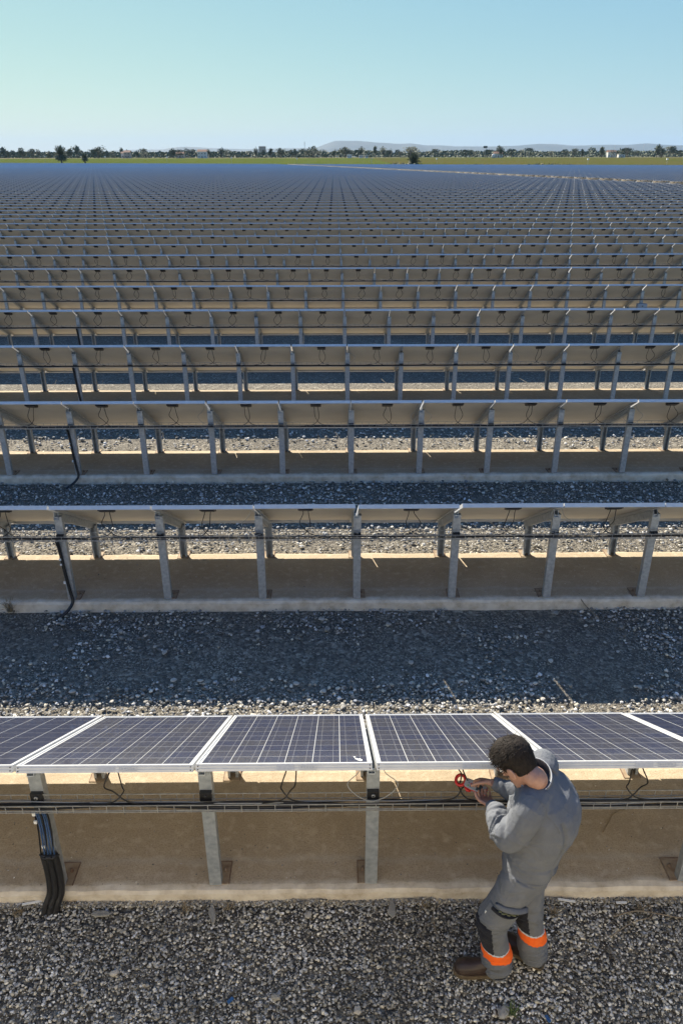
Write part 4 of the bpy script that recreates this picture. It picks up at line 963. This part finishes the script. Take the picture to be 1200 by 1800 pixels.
for K, A, oth, z0, z1 in ((LK, LA, (RK, RA), .105, .175), (RK, RA, (LK, LA), .150, .215)):
    o = put('leg_band', extract(tm, bandc(K, A, oth, z0, z1, -.22), .0028, 'leg_band'), MT['orange_cloth'], tro); o.location = (0,0,0); o['label'] = 'bright orange band round the lower leg'
    o = put('piping', extract(tm, bandc(K, A, oth, z1-.003, z1+.005, -.22), .0034, 'piping'), MT['pale_cloth'], tro); o.location = (0,0,0)
for K, A, oth, z0 in ((LK, LA, (RK, RA), .185), (RK, RA, (LK, LA), .235)):
    o = put('knee_patch', extract(tm, lambda c, n, K=K, A=A, oth=oth, z0=z0: z0 < c[2]-.15*(Vector(c)-K).dot(F_) < z0+.225 and (Vector(c)-K.lerp(A, max(0, min(1, (K.z-c[2])/.4)))).normalized().dot((F_+L_*.75).normalized()) > .42 and onleg(c, K, A, oth), .003, 'knee_patch'), MT['navy_cloth'], tro); o.location = (0,0,0); o['label'] = 'dark navy knee patch'
# open cargo pocket on the left thigh
TH = LH.lerp(LK,.5); od = (L_*.92-F_*.25).normalized(); oh = Zv.cross(od).normalized()
o = put('cargo_pocket', extract(tm, lambda c, n: .43 < c[2] < .575 and (Vector(c)-LH.lerp(LK,(LH.z-c[2])/(LH.z-LK.z))).normalized().dot(od) > .35 and onleg(c, LH, LK, (RH, RK)), .006, 'cargo_pocket'), MT['grey_cloth'], tro); o.location = (0,0,0)
def pk(u, z, o_): c = LH.lerp(LK,(LH.z-z)/(LH.z-LK.z)); return c+oh*u+od*(o_+.094-abs(u)**2*4.2)
g = MB(); N = 11
U = [-.085+.17*i/(N-1) for i in range(N)]
mouth = lambda u: .028*max(0, math.cos(u*18))
g.loft([[pk(u, .575, .010+mouth(u)) for u in U]+[pk(u, .575, .000) for u in U[::-1]], [pk(u, .553, .008+mouth(u)*.6) for u in U]+[pk(u, .553, -.004) for u in U[::-1]]], 0, False)
put('pocket_mouth', g.mesh('pocket_mouth', MT['navy_cloth']), MT['navy_cloth'], tro).location = (0,0,0)
g = MB()
g.loft([[pk(u, .618-.01*abs(u)/.08, .006) for u in U], [pk(u, .608, .014) for u in U], [pk(u*1.05, .600+.006*math.sin(u*40), .030+.008*math.sin(u*25)) for u in U]], 0, True, False)
fl = g.mesh('pocket_flap', MT['grey_cloth']); o = put('pocket_flap', fl, MT['grey_cloth'], tro); o.location = (0,0,0); sm = o.modifiers.new('t', 'SOLIDIFY'); sm.thickness = .004
g = MB()
for i in range(7):
    p = pk(-.045+.015*i, .572, .012+.006*(i % 2)); g.tube([p-oh*.008, p+oh*.008+Zv*.004], [.006,.007], 6)
put('pocket_contents', g.mesh('pocket_contents', MT['haybrown']), pbr('olive_rag', (.16,.16,.09), (.08,.09,.05), 60, .9), tro).location = (0,0,0)
g = MB(); p = pk(-.088, .50, -.012); g.box(-.006,.006,-.004,.004,-.012,.012); 
pl = put('label_tag', g.mesh('label_tag', MT['white']), MT['white'], tro); pl.location = p
g = MB(); c = HIP-L_*.115-F_*.15+Zv*.10; g.tube([c-Zv*.04, c+Zv*.035-F_*.012], .007, 8); put('pen', g.mesh('pen', MT['white']), MT['white'], jacket).location = (0,0,0)
g = MB(); g.box(-.02,.02,-.012,.012,-.05,.03); o = put('holster', g.mesh('holster', MT['black']), MT['black'], jacket); o.location = HIP-L_*.12-F_*.145+Zv*.02; o.rotation_euler = (0,0,.5)
# boots
MT['boot'] = pbr('brown_leather', (.026,.015,.011), (.042,.025,.018), 25, .5, 0, .15, 90); MT['sole'] = pbr('tan_sole', (.11,.08,.045), (.07,.05,.03), 30, .9); MT['blackrub'] = pbr('black_rubber', (.015,.015,.016), None, 10, .7)
def boot(A, ang):
    d = Vector((math.cos(ang), math.sin(ang), 0)); s_ = Vector((-d.y, d.x, 0)); h0 = Vector((A.x, A.y, 0))-d*.075; z0 = GZ+.012; g = MB()
    g.loft([[h0+d*t_+s_*w*cx_+Zv*(z0+.018+h*cz) for cx_, cz in ((-1,0),(-1.05,.35),(-.85,.75),(-.4,.97),(0,1),(.4,.97),(.85,.75),(1.05,.35),(1,0))] for t_, w, h in ((0,.022,.06),(.012,.034,.09),(.05,.038,.11),(.10,.040,.105),(.14,.043,.085),(.19,.049,.072),(.235,.050,.068),(.268,.044,.058),(.286,.030,.042),(.292,.012,.025))])
    g.tube([h0+d*.062+Zv*(z0+.05), h0+d*.065+Zv*(z0+.12), h0+d*.066+Zv*(z0+.19)], [.048,.046,.052], 14)
    o = put('boot', vol(g, .005, 3, 'boot'), MT['boot'])
    g = MB(); out = [(-.006,.0),(-.002,.03),(.03,.040),(.08,.040),(.13,.043),(.19,.052),(.24,.053),(.275,.046),(.295,.028),(.301,.0)]; ol = out+[(a, -b) for a, b in out[-2:0:-1]]
    g.loft([[h0+d*a*k+s_*b*k+Zv*z for a, b in ol] for k, z in ((.985,z0-.004),(1.0,z0+.004),(1.0,z0+.02),(.97,z0+.026))], 0, False); put('sole', g.mesh('sole', MT['sole']), MT['sole'], o).location = (0,0,0)
    g = MB(); g.loft([[h0+d*(a*.30-.003)+s_*b*1.03+Zv*z for a, b in ol] for z in (z0+.022, z0+.055)], 0, False); put('heel_counter', g.mesh('heel_counter', MT['blackrub']), MT['blackrub'], o).location = (0,0,0)
boot(LA+Vector((-.026,-.006,0)), math.radians(176)); boot(RA, math.radians(141))
# ------------------------------------------------------------------ clamp meter
MT['red'] = pbr('red_plastic', (.52,.018,.014), (.46,.016,.013), 30, .4); MT['mgrey'] = pbr('meter_grey', (.30,.31,.33), (.27,.28,.30), 40, .5); MT['lcd'] = pbr('lcd', (.035,.045,.035), None, 10, .2); MT['green'] = pbr('green_button', (.10,.30,.05), None, 10, .5); MT['btn'] = pbr('blue_button', (.12,.14,.24), None, 10, .5)
meter = tag(ob('clamp_meter', None, None, ME), 'red and grey clamp meter held by the worker round a panel cable', 'clamp meter')
def mput(name, g, mat): o = g.obj(name, mat, meter); o.location = -ME; return o
g = MB(); rings = [[MP(a, b*w, c) for b, c in ((-1,-.011),(-.9,-.016),(.9,-.016),(1,-.011),(1,.008),(.9,.013),(-.9,.013),(-1,.008))] for a, w in ((.026,.017),(.034,.025),(.07,.027),(.10,.025),(.150,.0235),(.158,.019))]
g.loft(rings, 0, False); mput('housing', g, MT['mgrey'])
g = MB(); g.loft([[MP(a, b*w, c) for b, c in ((-1,-.018),(1,-.018),(1.06,-.004),(1,.004),(-1,.004),(-1.06,-.004))] for a, w in ((.024,.019),(.034,.027),(.07,.029),(.10,.027),(.152,.0252),(.160,.020))], 0, False); mput('rubber_edge', g, MT['red'])
g = MB(); g.tube([MP(.027*math.cos(a)-.002, .030*math.sin(a), 0) for a in [i*2*math.pi/24 for i in range(25)]], .0095, 10); mput('jaw', g, MT['red'])
g = MB(); g.tube([MP(.035,-.024,-.004), MP(.052,-.036,-.008), MP(.072,-.034,-.010)], [.008,.010,.007], 8); mput('trigger', g, MT['red'])
g = MB(); g.add([MP(a, b, .0136) for a, b in ((.098,-.018),(.132,-.017),(.132,.017),(.098,.018))]+[MP(a, b, .012) for a, b in ((.098,-.018),(.132,-.017),(.132,.017),(.098,.018))], [(0,1,2,3),(0,4,5,1),(1,5,6,2),(2,6,7,3),(3,7,4,0)]); mput('screen', g, MT['lcd'])
for i, (a, b, m) in enumerate(((.050,-.012,'green'),(.064,-.012,'btn'),(.064,.002,'red'),(.050,.004,'btn'),(.080,.010,'btn'),(.080,-.010,'mgrey'))):
    g = MB(); g.loft([[MP(a+.0045*math.cos(q), b+.0045*math.sin(q), c) for q in [k*.785 for k in range(8)]] for c in (.012,.0152)], 0, False); mput('button', g, MT[m])
